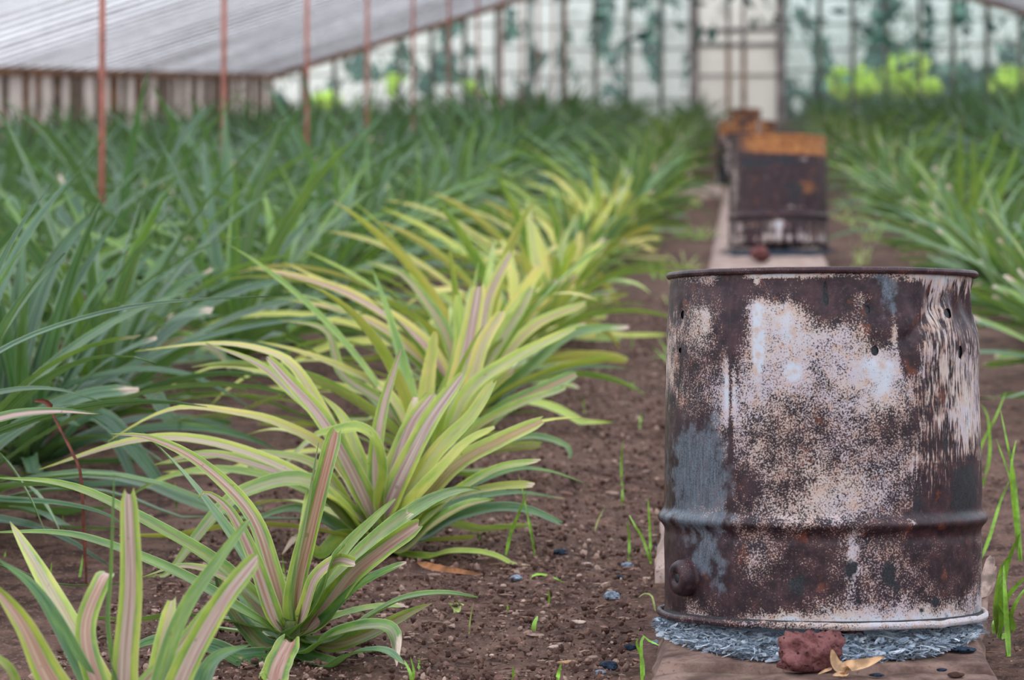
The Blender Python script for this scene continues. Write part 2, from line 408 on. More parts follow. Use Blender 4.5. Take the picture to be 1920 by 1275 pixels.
CAMDIR=-FW
def hero(base,specs,lab,rng,extra=None):
    root=empty('pineapple_plant',base,lab,'plant','pineapple plants at the near end of the left beds')
    mb=MB(); d0=float(np.dot(base-CAM,FW))
    for sp_ in specs:
        pts,wpx,tint=sp_[:3]; o=sp_[3] if len(sp_)>3 else {}
        q=[base+np.array([0,0,.03])+np.array([rng.uniform(-.012,.012),rng.uniform(-.012,.012),0])] if not o.get('free') else []
        nP=len(pts); dd=o.get('d',0.0)
        for k,p in enumerate(pts):
            f=(k+1)/nP; off=p[2] if len(p)>2 else dd*f
            q.append(at(p[0],p[1],d0+off))
        P=crv(q,26)
        g=S*P[:,1]+.006; P[:,2]=np.maximum(P[:,2],g)
        add_leaf(mb,P,wpx*(1.35 if o.get('face',.9)>.7 else 1.2)*d0/F,(*tint,rng.random()),o.get('blunt',0),face=CAMDIR,faceamt=o.get('face',.9),twist=o.get('tw',0),across=7,curl=o.get('curl',.2),rng=rng)
    if extra: extra(mb,base)
    mb.build('foliage',M['leaf'],root,origin=base)
    s_=MB(); stem(s_,(0,0,0)); s_.build('stem',M['stem'],root)
    return root

# ------------------------------------------------------------------ ground
def build_ground():
    ys=[-6,-3,0,2]; y=3.2
    while y<11: ys.append(y); y+=.014*(1+max(0,y-6.5)*.5)
    while y<75: ys.append(y); y*=1.06
    xs=[]; x=-2.6
    while x<2.0: xs.append(x); x+=.0145
    left=[]; s_=.05; x=-2.6
    while x>-30: x-=s_; left.append(x); s_*=1.25
    right=[]; s_=.05; x=2.0
    while x<25: x+=s_; right.append(x); s_*=1.25
    xs=np.array(left[::-1]+xs+right); ys=np.array(ys)
    X,Y=np.meshgrid(xs,ys)
    amp=np.clip((12-Y)/4,0.15,1)
    Z=S*Y+amp*((fbm(X*9,Y*9,3)-.47)*.035+(fbm(X*38,Y*38,8,3)-.44)*.022)-.004
    slab=(np.abs(X-.12)<.40)&(Y<28)
    Z=np.where(slab,np.minimum(Z,S*Y-.01),Z)
    nx,ny=len(xs),len(ys); v=np.stack([X.ravel(),Y.ravel(),Z.ravel()],1)
    f=[(j*nx+i,j*nx+i+1,(j+1)*nx+i+1,(j+1)*nx+i) for j in range(ny-1) for i in range(nx-1)]
    mb=MB(); mb.add(v,f); o=mb.build('floor',M['soil']); struct(o)
build_ground()

ICO=None
def ico(sub=1):
    import bmesh
    bm=bmesh.new(); bmesh.ops.create_icosphere(bm,subdivisions=sub,radius=1)
    v=np.array([x.co[:] for x in bm.verts]); f=[tuple(a.index for a in p.verts) for p in bm.faces]; bm.free(); return v,f
I1=ico(1); I2=ico(2); I4=ico(4)

def scatter_crumbs():
    V=[];Fa=[];T=[];n=0
    bv,bf=I1; bf=np.array(bf)
    N=26000
    for k in range(N):
        y=4.35+8.5*RS.rand()**2.1
        lo=-.26*y+.15; 
        x=RS.uniform(max(-2.3,lo),.86) if RS.rand()<.25 else RS.uniform(-1.3,-.17)
        if -.20<x<.45: continue
        if x>.45 and RS.rand()<.2: x=RS.uniform(.45,.9)
        s_=.0020+.0062*RS.rand()**3.2
        if RS.rand()<.22: sc=np.array([s_*RS.uniform(1.5,3.6),s_*RS.uniform(.5,1.0),s_*.45]); ch=1
        else: sc=s_*RS.uniform(.6,1.3,3); ch=0
        a=RS.rand()*6.28; ca,sa=math.cos(a),math.sin(a); ti=RS.uniform(-.5,.5)
        v=bv*(1+RS.uniform(-.3,.3,(len(bv),1)))*sc
        v=np.stack([v[:,0],v[:,1]*math.cos(ti)-v[:,2]*math.sin(ti),v[:,1]*math.sin(ti)+v[:,2]*math.cos(ti)],1)
        v=np.stack([v[:,0]*ca-v[:,1]*sa,v[:,0]*sa+v[:,1]*ca,v[:,2]],1)+np.array([x,y,S*y+.001+sc[2]*.4+.006*RS.rand()])
        V.append(v); Fa.append(bf+n); n+=len(bv)
        T.append(np.tile([RS.rand()**1.5,(RS.rand()**3 if ch else RS.rand()**6),0,0],(len(bv),1)))
    mb=MB(); mb.v=[np.concatenate(V)]; mb.f=np.concatenate(Fa).tolist(); mb.uv=[np.zeros((n,2))]; mb.tint=[np.concatenate(T)]; mb.n=n
    o=mb.build('soil_crumbs',M['crumb'],smooth=False)
    tag(o,'loose brown soil crumbs and wood chips lying over the bare path','soil',kind='stuff')
scatter_crumbs()

# ------------------------------------------------------------------ stone slabs
def slab(x0,x1,y0,y1,top,thick,lab,seed,name='stone_slab',grp='stone slabs under the drums',mat='stone'):
    nx,ny=40,int(max(12,min(60,(y1-y0)*45))); mb=MB(); V=[];Fc=[]
    cx,cy=(x0+x1)/2,(y0+y1)/2; R=.03
    us=np.concatenate([[-1,-1],np.linspace(-1,1,nx),[1,1]]); vs=np.concatenate([[-1,-1],np.linspace(-1,1,ny),[1,1]])
    hx,hy=(x1-x0)/2,(y1-y0)/2
    U,W=np.meshgrid(us,vs); nxx,nyy=len(us),len(vs)
    X=U*hx; Y=W*hy
    ex=np.clip((np.abs(X)-(hx-R))/R,0,1); ey=np.clip((np.abs(Y)-(hy-R))/R,0,1); e=np.clip(np.sqrt(ex**2+ey**2),0,1)
    drop=R*(1-np.sqrt(np.clip(1-e**2,0,1)))
    wob=(fbm((X+cx)*14+seed,(Y+cy)*14,seed)-.47)
    Z=top+S*(Y+cy)-drop+wob*.012+(fbm((X+cx)*70,(Y+cy)*70,seed+4,3)-.44)*.004
    X2=X+np.where(np.abs(U)>=1,wob*.025,0)+cx; Y2=Y+np.where(np.abs(W)>=1,wob*.025,0)+cy
    Z[0,:]=S*(Y2[0,:])+top-thick; Z[-1,:]=S*Y2[-1,:]+top-thick; Z[:,0]=S*Y2[:,0]+top-thick; Z[:,-1]=S*Y2[:,-1]+top-thick
    v=np.stack([X2.ravel(),Y2.ravel(),Z.ravel()],1)
    f=[(j*nxx+i,j*nxx+i+1,(j+1)*nxx+i+1,(j+1)*nxx+i) for j in range(nyy-1) for i in range(nxx-1)]
    mb.add(v,f); o=mb.build(name,M[mat],origin=(cx,cy,S*cy)); return tag(o,lab,'stone',grp)
slab(-.175,.44,3.72,4.655,.050,.09,'rounded front stone slab at the bottom edge, before the ash',1,mat='nearstone')
slab(-.165,.435,4.67,5.72,.050,.09,'reddish stone slab carrying the large near drum and its ash',2,mat='nearstone')
yy=5.74; k=3
while yy<26.6:
    L_=1.04
    if yy<13: lab='reddish stone slab in the strip hidden behind the large near drum'
    elif yy<15: lab='pale stone slab showing just above the rim of the near drum'
    elif yy<17: lab='pale stone slab directly under the middle drum with orange rim'
    elif yy<24: lab='pale stone slab in the strip between the middle and third drum'
    else: lab='stone slab in the strip under the third drum'
    slab(-.20,.44,yy,yy+L_-.02,.050,.09,lab,k); yy+=L_; k+=1
slab(-.62,-.21,22.9,24.2,.075,.09,'flat pale slab jutting out left of the third drum',40)

# ------------------------------------------------------------------ drums
ROWS=[515,525,540,560,590,630,680,740,800,860,910,950,975,1000,1040,1080,1110,1140,1165]
COLS=[1250,1290,1330,1370,1410,1470,1530,1590,1650,1700,1750,1800,1832]
COVT=np.array([
[.1,.1,.1,.0,.1,.1,.1,.1,.1,.1,.1,.1,.1],
[.5,.5,.7,.05,1,1,.8,.6,.5,.8,1,.8,.5],
[.1,.1,.1,.0,.15,.1,.0,.05,.1,.3,.9,.6,.5],
[.1,.3,.2,.0,.2,.2,.0,.15,.05,.05,.7,.3,.3],
[.4,.55,.75,.0,.8,.9,.1,.25,.1,.1,.7,.2,.4],
[.5,.5,.7,.1,.6,.95,.8,.6,.15,.3,.6,.3,.5],
[.65,.3,.35,.35,.7,.75,.62,.85,1.05,.5,.65,.6,.6],
[.5,.45,.45,.75,.7,.62,.55,.75,.9,.45,.55,.8,.6],
[.1,.2,.1,.55,.5,.45,.42,.5,.35,.45,.4,.9,.6],
[.1,.1,.05,.35,.6,.52,.55,.5,.5,.55,.4,.3,.5],
[.1,.1,.05,.25,.55,.45,.75,.75,.6,.4,.25,.1,.35],
[.3,.4,.3,.35,.6,.65,.75,.65,.45,.2,.15,.3,.4],
[.1,.1,.15,.25,.35,.35,.35,.3,.15,.1,.1,.2,.3],
[.05,.05,.05,.15,.45,.25,.15,.5,.35,.3,.25,.2,.5],
[.05,.05,.05,.1,.55,.3,.2,.4,.4,.35,.25,.15,.6],
[.05,.05,.05,.1,.25,.1,.15,.35,.35,.4,.3,.15,.6],
[.1,.35,.3,.15,.15,.2,.45,.4,.5,.5,.45,.5,.7],
[.3,.4,.6,.25,.6,.95,.95,.95,.95,.9,.95,1.0,.95],
[.3,.4,.5,.3,.8,.9,.8,.9,.9,.9,.95,1,1]])
def grid(tab,x,y):
    i=np.interp(x,COLS,np.arange(len(COLS))); j=np.interp(y,ROWS,np.arange(len(ROWS)))
    i0=np.clip(np.floor(i).astype(int),0,len(COLS)-2); j0=np.clip(np.floor(j).astype(int),0,len(ROWS)-2); fi=i-i0; fj=j-j0
    return (tab[j0,i0]*(1-fi)+tab[j0,i0+1]*fi)*(1-fj)+(tab[j0+1,i0]*(1-fi)+tab[j0+1,i0+1]*fi)*fj
def blob(x,y,cx,cy,rx,ry): return np.exp(-(((x-cx)/rx)**2+((y-cy)/ry)**2))
def near_paint(phi,z,H):
    """paint, rust and soot patches of the near drum; x and y run in millimetres over its face"""
    x=1541+293*np.sin(phi); y=1143-z*1000*626/(H*1000)
    wx=x+26*(fbm(phi*7,z*22,5)-.47); wy=y+44*(fbm(phi*9+9,z*20,6)-.47)
    cov=grid(COVT,wx,np.where(y<532,y,wy))
    cov=cov+.7*blob(x,y,1420,640,10,60)+.5*blob(x,y,1483,700,16,16)+.5*blob(x,y,1365,720,6,60)+.5*blob(x,y,1376,720,4,60)
    cov=cov-.7*blob(x,y,1375,560,12,110)-.6*blob(x,y,1372,800,4,160)-.4*blob(x,y,1405,905,22,40)
    cov=cov+.5*blob(x,y,1605,570,14,16)+.5*blob(x,y,1665,625,7,28)+.5*blob(x,y,1690,965,8,8)+.4*blob(x,y,1585,1040,9,60)
    cov=cov-.9*blob(x,y,1690,650,13,40)
    blue=1.3*blob(wx,wy,1318,880,52,85)+.9*blob(wx,wy,1300,960,60,16)+.75*blob(wx,wy,1330,1030,38,45)+.55*blob(wx,wy,1355,1080,14,25)
    blue+=.9*blob(wx,wy,1655,570,16,34)+.5*blob(wx,wy,1640,540,30,20)+.5*blob(x,y,1444,560,5,10)+.8*blob(wx,y,1470,1150,150,10)*0.6+.85*blob(wx,y,1660,1146,70,9)+.7*blob(wx,y,1800,1140,40,20)+.4*blob(x,y,1345,770,8,30)
    soot=.9*blob(x,y,1490,1075,20,24)+.95*blob(x,y,1584,1045,18,24)+1.0*blob(x,y,1652,1055,18,28)+.55*blob(x,y,1668,1078,12,10)+.7*blob(x,y,1405,905,14,24)*.8
    soot+=.8*blob(x,y,1597,1100,9,14)+.8*blob(x,y,1735,1108,14,14)+.6*blob(x,y,1710,1122,8,10)+.8*blob(x,y,1795,900,28,60)+.5*blob(x,y,1700,930,20,45)+.7*blob(x,y,1755,820,8,30)+.45*blob(x,y,1790,1060,25,60)
    soot+=.7*blob(x,y,1540,562,12,34)+.6*blob(x,y,1545,960,12,10)+.75*blob(x,y,1810,560,12,40)+.6*blob(x,y,1768,590,9,30)
    soot+=.42*blob(wx,wy,1775,935,60,60)+.5*(y>1168)+.42*blob(x,y,1373,840,5,330)
    cov=cov-.10*np.clip((x-1680)/60,0,1)*((y>860)&(y<1100))
    streak=np.clip((x-1670)/60,0,1)*np.clip((1010-y)/60,0,1)+.5*np.clip((1300-x)/30,0,1)
    orange=.75*blob(x,y,1545,1110,26,9)*0.6+.35*blob(x,y,1440,540,40,6)
    hole=np.zeros_like(x)
    for cx,cy,rx,ry in ((1540,556,4,20),(1542,572,4,10),(1617,587,5,8),(1629,660,7,9),(1275,592,3.2,8),(1277,658,3,5),(1769,592,6,9),(1785,662,4,12)):
        hole=np.maximum(hole,np.exp(-(((x-cx)/rx)**2+((y-cy)/ry)**2)*.69))
    front=np.cos(phi)>0
    hole=np.where(front,hole,0)
    return dict(cov=cov,blue=blue,soot=soot,streak=np.clip(streak,0,1),orange=orange,hole=hole)
def far_paint(kind):
    def f(phi,z,H):
        v=z/H; n=fbm(phi*3+kind*5,v*5,20+kind); n2=fbm(phi*14,v*3,30+kind)
        if kind==2:
            cov=.02+.45*np.clip((.26-v)/.1,0,1)*(n2>.46)+.5*blob(phi,v,.3,.33,.4,.02)+.7*blob(phi,v,.0,.18,.14,.07)+.55*blob(phi,v,-1.1,.55,.22,.5)+.4*blob(phi,v,.2,.05,1,.03)
            orange=1.25*np.clip((v-.80)/.04,0,1)*(.42+.42*np.sin(phi+.55))+.15*(v>.86)+.62*blob(phi,v,.6,.52,.5,.12)+.5*blob(phi,v,-.5,.6,.2,.1)
            soot=.75*blob(phi,v,.35,.5,.35,.12)+.35*(n>.5)+.9*blob(phi,v,0,.75,1.0,.04)
            blue=.2*blob(phi,v,-.1,.62,.35,.15)
            cov+=.7*blob(phi,v,.55,.77,.12,.03)
        else:
            cov=.15+.45*(n>.52)+.35*np.clip((.2-v)/.1,0,1)
            orange=.62*np.clip((v-.76)/.05,0,1)*(n2>.42)+.5*(n>.54)*(v>.5); soot=.7*np.clip((.45-v)/.2,0,1)*(n<.52); blue=.2*(n>.6)
        return dict(cov=cov,blue=blue+0*phi,soot=soot,streak=.4+0*phi,orange=orange,hole=0*phi)
    return f

def lathe(prof,nph,fn,dent=None,paint=None,name='shell',H=.6):
    """prof: list of (r,z); closed skin revolved; angle 0 faces the path's near end"""
    pr=np.array(prof); m=len(pr); ph=np.linspace(-math.pi,math.pi,nph,endpoint=False)
    PH,_=np.meshgrid(ph,np.arange(m)); Rr=np.tile(pr[:,0][:,None],(1,nph)); Z=np.tile(pr[:,1][:,None],(1,nph))
    if dent is not None: Rr,Z=dent(PH,Rr,Z)
    X=Rr*np.sin(PH); Y=-Rr*np.cos(PH)
    v=np.stack([X.ravel(),Y.ravel(),Z.ravel()],1)
    f=[(j*nph+i,j*nph+(i+1)%nph,(j+1)*nph+(i+1)%nph,(j+1)*nph+i) for j in range(m-1) for i in range(nph)]
    uv=np.stack([(PH*.29).ravel(),Z.ravel()],1)
    me=bpy.data.meshes.new(name); me.from_pydata(v.tolist(),[],f); me.polygons.foreach_set('use_smooth',[True]*len(f))
    li=np.empty(len(me.loops),dtype=np.int32); me.loops.foreach_get('vertex_index',li)
    ul=me.uv_layers.new(name='UVMap'); ul.data.foreach_set('uv',uv[li].astype(np.float32).ravel())
    if paint is None: paint=lambda p,z,h: dict(cov=0*p,blue=0*p,soot=.3+0*p,streak=0*p,orange=0*p,hole=0*p)
    for k,a in paint(PH.ravel(),Z.ravel(),H).items():
        at_=me.attributes.new(k,'FLOAT','POINT'); at_.data.foreach_set('value',np.asarray(a,dtype=np.float32))
    me.materials.append(M['drum']); me.update(); return me
def obj(name,me,parent=None):
    o=bpy.data.objects.new(name,me); C.objects.link(o)
    if parent is not None: o.parent=parent
    return o

def make_drum(name,base,H,rfun,lab,paint,nph=360,nz=200,dent=None,hoops=(.175,),rim_r=.008,flare=True,tilt=0):
    root=empty(name,base,lab,'drum')
    root.rotation_euler=(tilt,0,0)
    zs=np.linspace(0,H-.004,nz)
    def R(z):
        r=rfun(z)
        for h in hoops:
            d=(z-h)/.012; r+=.0105*math.exp(-abs(d)**2.4)-.0015*math.exp(-((z-h+.026)/.009)**2)
        return r
    out=[(R(z),z) for z in zs]; inn=[(R(z)-.003,z) for z in zs[::-1][::4]]
    obj('shell',lathe(out,nph,None,dent,paint,H=H),root)
    dk=lambda p,z,h: dict(cov=0*p+.05,blue=0*p,soot=.75+0*p,streak=0*p,orange=0*p+.1,hole=0*p)
    obj('lining',lathe(inn,120,None,dent,dk,H=H),root)
    # rolled top rim
    rt=R(H-.004)
    def bead(rc,zc,a,b,k=12,wob=0,pt=None,seed=0,nm='rim',top=False):
        pr=[(rc+a*math.cos(2*math.pi*i/k),zc+b*math.sin(2*math.pi*i/k)) for i in range(k+1)]
        def dn(PH,Rr,Z):
            w=(fbm(PH*4+seed,PH*0,seed)-.47)*wob
            return Rr+w, Z+w*.8+(fbm(PH*11,PH*0,seed+3)-.45)*wob*.5
        return lathe(pr,220,None,dn,pt,nm,H)
    brown=lambda p,z,h: dict(cov=0*p+.08,blue=0*p,soot=0*p+.12,streak=0*p,orange=0*p,hole=0*p)
    pale=lambda p,z,h: dict(cov=.25+.6*np.clip(p+.75,0,1),blue=0*p,soot=.0*p+.12*(z<0),streak=0*p,orange=0*p,hole=0*p)
    if nz>100:
        obj('top_rim',bead(rt+.0035,H,.0045,.006,pt=brown,wob=.0015,seed=3),root)
        obj('bottom_rim',bead(rfun(0)+.0085,-.004,.0055,.0068,pt=pale,wob=.007,seed=9),root)
        # flange turning out from the wall to the bottom rim
        fl=[(rfun(0)+.0005,.005),(rfun(0)+.003,-.006),(rfun(0)+.008,-.009)]
        obj('flange',lathe(fl,220,None,None,dk,H=H),root)
    else:
        obj('top_rim',bead(rt+.002,H,.005,.007,pt=paint if paint else brown,wob=.002,seed=3),root)
        obj('bottom_rim',bead(rfun(0)+.004,0,.005,.007,pt=paint,wob=.004,seed=9),root)
    return root,R

D1=at(1541,1143,5.0)
def dent1(PH,R,Z):
    # crumpled upper right of the wall: slanting creases and folds pushed inward
    zt=Z/.626; s_=np.clip((PH-.50)/.25,0,1)*np.clip((1.9-PH)/.3,0,1)
    up=np.exp(-((zt-.90)/.075)**2)
    fold=np.sin(PH*17+ (1-zt)*16)*.5+.5*np.sin(PH*29-(1-zt)*22)
    R=R-s_*up*(.011+.008*fold)
    crease=np.exp(-((zt-(.80+.19*np.clip((PH-.5)/.6,0,1)))/.022)**2)*np.clip((PH-.42)/.15,0,1)*np.clip((1.25-PH)/.3,0,1)
    R=R-.0055*crease
    R=R+.004*np.exp(-((zt-.80)/.06)**2)*s_
    # broad shallow beating of an old sheet
    R=R+(fbm(PH*2.4,zt*4,41)-.47)*.009*np.clip(zt*6,0,1)*np.clip((1-zt)*14,0,1)
    # seam weld
    R=R+.0022*np.exp(-((PH+.615)/.012)**2)
    # hole lips
    for px,py,w in ((-.005,.935,.03),(.26,.90,.03),(.30,.775,.035),(-1.14,.88,.03)):
        R=R-.004*np.exp(-((PH-px)/.035)**2-((zt-py)/w)**2)
    return R,Z
def r1(z): return float(np.interp(z,[0,.17,.4,.52,.60,.63],[.2945,.2955,.2925,.2905,.2835,.283]))
drum1,R1=make_drum('steel_drum',D1,.626,r1,'large rusty steel drum with flaking white paint, closest in the picture',near_paint,nph=720,nz=330,dent=dent1,hoops=(.174,))
# bung on the lower left of the wall
az=-math.asin(.250/.296)
n3=np.array([math.sin(az),-math.cos(az),0]); t3=np.array([math.cos(az),math.sin(az),0])
def boss(prof,name,parent,paint,center):
    pr=np.array(prof); k=40; V=[]
    for r,h in pr:
        for i in range(k):
            a=2*math.pi*i/k; V.append(center+n3*h+t3*r*math.cos(a)+np.array([0,0,1])*r*1.0*math.sin(a))
    f=[(j*k+i,j*k+(i+1)%k,(j+1)*k+(i+1)%k,(j+1)*k+i) for j in range(len(pr)-1) for i in range(k)]+[tuple((len(pr)-1)*k+i for i in range(k))]
    mb=MB(); mb.add(V,f); me=mb.mesh(name,M['drum']); n=len(V)
    for a,v in paint.items():
        t_=me.attributes.new(a,'FLOAT','POINT'); t_.data.foreach_set('value',np.full(n,v,dtype=np.float32))
    return obj(name,me,parent)
bc=n3*.289+np.array([0,0,.070])
bung=boss([(.037,-.006),(.037,.003),(.034,.005),(.034,.010),(.033,.020),(.029,.028),(.022,.031),(.013,.0305),(.009,.0265)],'bung',drum1,dict(cov=.14,soot=.15,blue=0,streak=0,orange=.05,hole=0),bc)
bung['label']='round dark steel bung low on the left'
boss([(.0085,.0266),(.0080,.0272),(.0015,.0272)],'bung_socket',bung,dict(cov=0,soot=1.2,blue=0,streak=0,orange=0,hole=0),bc)

D2=at(1459,459,15.25)
make_drum('steel_drum',D2,.605,lambda z:.283-.01*(z/.6),'middle rusty drum with an orange band under its rim',far_paint(2),nph=160,nz=80,hoops=(.155,))
D3=at(1400,343,24.3)
make_drum('steel_drum',D3,.545,lambda z:.278-.006*(z/.5),'third drum, orange brown, half hidden behind the middle one',far_paint(3),nph=120,nz=60,hoops=(.17,))
D4=at(1399,283,34.0)
make_drum('steel_drum',D4,.52,lambda z:.19,'small farthest rusty drum in front of the glazed door',far_paint(4),nph=100,nz=50,hoops=(.17,))
slab(-.30,.28,33.4,34.6,.050,.09,'stone slab under the farthest drum before the door',50)

# ash beds
def ash_bed(center,r,lab,n=2600,front=1.0,dark=.0,seed=5,hh=.055,lim=(-.19,.46)):
    rs=np.random.RandomState(seed); mb=MB(); cx,cy=center
    # lumpy cushion
    k=60;V=[];Fc=[]
    rr=np.linspace(0,1,16)
    for j,q in enumerate(rr):
        for i in range(k):
            a=2*math.pi*i/k; w=r*(1+.10*(fbm(np.array([a*3.0]),np.array([seed*1.0]),seed)[0]-.5)*2)
            x=cx+w*q*math.cos(a)*1.0; y=cy+w*q*math.sin(a)*1.07
            x=min(max(x,lim[0]),lim[1])
            b=float(fbm(np.array([x*40]),np.array([y*40]),7)[0])
            z=S*y+.046+ (hh*.8*(1-q**3)*min(1,max(.15,(cy-y)/r*1.2+.1)) + .016*b*(1-q**6))
            V.append((x,y,z))
    for j in range(15):
        for i in range(k): Fc.append((j*k+i,j*k+(i+1)%k,(j+1)*k+(i+1)%k,(j+1)*k+i))
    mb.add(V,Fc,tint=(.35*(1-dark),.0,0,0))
    for q in range(n):
        a=rs.uniform(-math.pi,0); q_=r*math.sqrt(rs.uniform(.62,1.10)); x=cx+q_*math.cos(a); y=cy+q_*math.sin(a)*1.09
        x=min(max(x,lim[0]-.005),lim[1]+.005)
        e=max(0,1-(q_/r)**4)
        z=S*y+.053+hh*.85*e+rs.uniform(0,.014)
        L=rs.uniform(.006,.032)*(1 if rs.rand()<.85 else 1.6); th=rs.uniform(0,6.28); w=rs.uniform(.0006,.0026) if rs.rand()<.8 else rs.uniform(.004,.013)
        d=np.array([math.cos(th),math.sin(th),rs.uniform(-.5,.35)]); d/=np.linalg.norm(d); sd=np.cross(d,rs.normal(size=3)); sd/=np.linalg.norm(sd); nn=np.cross(d,sd); c=rs.uniform(-.3,.3)
        P=[]; 
        for s_ in (-.5,-.17,.17,.5):
            p=np.array([x,y,z])+d*L*s_+nn*L*c*(s_*s_*2); ww=w*(1-abs(s_)*1.2)
            P+= [p-sd*ww/2,p+sd*ww/2]
        P=np.array(P); P[:,2]=np.maximum(P[:,2],S*P[:,1]+.050)
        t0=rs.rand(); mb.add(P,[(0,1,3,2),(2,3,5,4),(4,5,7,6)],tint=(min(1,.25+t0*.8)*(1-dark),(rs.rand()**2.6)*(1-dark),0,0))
    o=mb.build('ash_bed',M['ash'],smooth=False,origin=(cx,cy,S*cy)); tag(o,lab,'ash',kind='stuff')
ash_bed((D1[0]-.01,D1[1]-.02),.287,'blue grey straw ash spilling out under the large near drum',seed=5,n=9500,hh=.040,lim=(-.158,.425))
ash_bed((D2[0],D2[1]),.31,'ash spilling out under the middle drum, coloured near black for the shaded gap',seed=6,n=900,dark=.93,hh=.05,lim=(-.15,.5))  # ash tinted near black to stand for the shade in the gap

def rock(name,pos,size,mat,lab,cat,seed,rz=0,sub=4,grp=None,rough=.35,flat=1.0):
    v,f=I4 if sub==4 else I2
    rs=np.random.RandomState(seed); o3=rs.rand(3)*9
    a=fbm(v[:,0]*1.7+o3[0]+v[:,2]*1.1,v[:,1]*1.7+o3[1]-v[:,2]*1.3,seed); b=fbm(v[:,0]*6+v[:,2]*5+o3[1],v[:,1]*6-v[:,2]*5,seed+1)
    w=v*(1+rough*2.2*(a-.47)+rough*1.5*(b-.47))[:,None]
    # facets
    for k in range(7):
        n=rs.normal(size=3); n/=np.linalg.norm(n); d=w@n; lim=rs.uniform(.68,.88); w=w-np.where(d>lim,(d-lim)*.8,0)[:,None]*n
    w=w*np.array(size)/2; zmin=w[:,2].min(); w[:,2]-=zmin
    c,s_=math.cos(rz),math.sin(rz); w=np.stack([w[:,0]*c-w[:,1]*s_,w[:,0]*s_+w[:,1]*c,w[:,2]],1)
    mb=MB(); mb.add(w,f); o=mb.build(name,mat,smooth=(sub==4)); o.location=tuple(pos); return tag(o,lab,cat,grp)
def slabz(y): return S*y+.050
p=on_slope(1524,1262,.052); rock('lava_rock',(p[0],p[1]+.03,slabz(p[1])-.004),(.112,.085,.078),M['lava'],'rough dark red lava rock wedged under the front of the large drum','rock',3,rz=.6,rough=.5)
p=on_slope(1592,1228,.052); rock('lava_rock',(p[0]-.004,p[1]+.06,slabz(p[1])),(.080,.08,.070),M['lava'],'shaded red rock behind the larger lava rock, under the drum','rock',8,rz=1.0,rough=.5)
p=on_slope(1425,492,.052); rock('lava_rock',(p[0],p[1]+.05,slabz(p[1])),(.13,.11,.085),M['lava'],'small reddish rock under the front of the middle drum','rock',12)

# dry leaf on the front slab
def strip_leaf(name,P,w,mat,lab,cat,face=CAMDIR,amt=.6,blunt=.0,tint=(0,0,0,0),curl=.25,ppose=None,parts=None,tw=0):
    o=np.asarray(P[0],float); mb=MB(); add_leaf(mb,crv(P,18),w,tint,blunt,face=face,faceamt=amt,curl=curl,twist=tw)
    if parts:
        for P2,w2,b2 in parts: add_leaf(mb,crv(P2,14),w2,tint,b2,face=face,faceamt=amt,curl=curl)
    return tag(mb.build(name,mat,origin=o),lab,cat)
b=on_slope(1588,1268,.053)
def off(b,dx,dy,dz): return b+np.array([dx,dy,dz])
strip_leaf('dry_leaf',[off(b,-.003,0,.003),off(b,.0,.01,.012),off(b,.035,.012,.020),off(b,.066,.0,.034)],.026,M['tanleaf'],'folded tan dry leaf on the slab beside the lava rock','leaf',amt=1.0,
    parts=[([off(b,-.003,0,.003),off(b,-.02,.006,.02),off(b,-.026,.01,.044)],.026,.2),([off(b,.0,0,.003),off(b,-.015,-.015,.004),off(b,-.026,-.024,.003)],.014,0),([off(b,-.024,.006,.012),off(b,-.038,.0,.008),off(b,-.05,-.006,.003)],.007,0)])
rs=RS
for i,(px,py,w_,lab) in enumerate(((1645,1266,.026,'thin black charcoal flake on the slab right of the dry leaf'),(1766,1256,.022,'charcoal crumb on the slab near its lower right corner'),(1803,1222,.050,'long charred stick end at the right edge of the ash'))):
    p=on_slope(px,py,.052); rock('charcoal_piece',(p[0],p[1],slabz(p[1])-.001),(w_,w_*.5,.007 if i<2 else .013),M['char'],lab,'charcoal',30+i,sub=2)
p=on_slope(1792,1268,.052); rock('soil_clod',(p[0],p[1],slabz(p[1])-.001),(.03,.02,.012),M['crumb'],'crumbly reddish clod on the slab at the lower right','clod',36,sub=2)
# standing pale husk right of the drum
b=on_slope(1838,1165,.0); b=at(1842,1150,5.05); b[2]=S*b[1]+.03
strip_leaf('dry_husk',[b+np.array([-.01,0,-.03]),at(1838,1120,5.08),at(1850,1085,5.1),at(1860,1040,5.12)],.036,M['husk'],'pale dry husk standing up right of the large drum','husk',amt=1.2,blunt=.5,
    parts=[([at(1838,1125,5.08),at(1856,1095,5.1),at(1868,1062,5.11)],.026,.2)])

# soil debris
for px,py,w_,mat,lab in ((968,1086,.034,'greyash','pale blue-grey ash lump beside the curled yellowing leaf'),(1147,1122,.040,'greyash','flat blue-grey ash lump halfway to the drum'),
    (1052,1037,.034,'char','dark charcoal lump right of the lowest green leaf'),(1178,1062,.030,'greyash','grey cinder pair close left of the drum bung'),(1163,1082,.022,'char','small dark cinder just below the grey cinder pair'),
    (1142,1252,.036,'char','blue-black charcoal lump at the bottom near the slab corner'),(1125,1262,.022,'greyash','small grey cinder touching the blue-black charcoal lump'),(1182,1216,.026,'char','black cinder on the soil left of the slab corner'),
    (1228,1205,.022,'greyash','small grey cinder against the left side of the slab'),(1236,1030,.03,'char','black cinder tucked behind the left side of the drum')):
    p=on_slope(px,py,.005); rock('charcoal_lump',(p[0],p[1],p[2]-.005),(w_,w_*.7,w_*.5),M[mat],lab,'charcoal',int(px),sub=2)
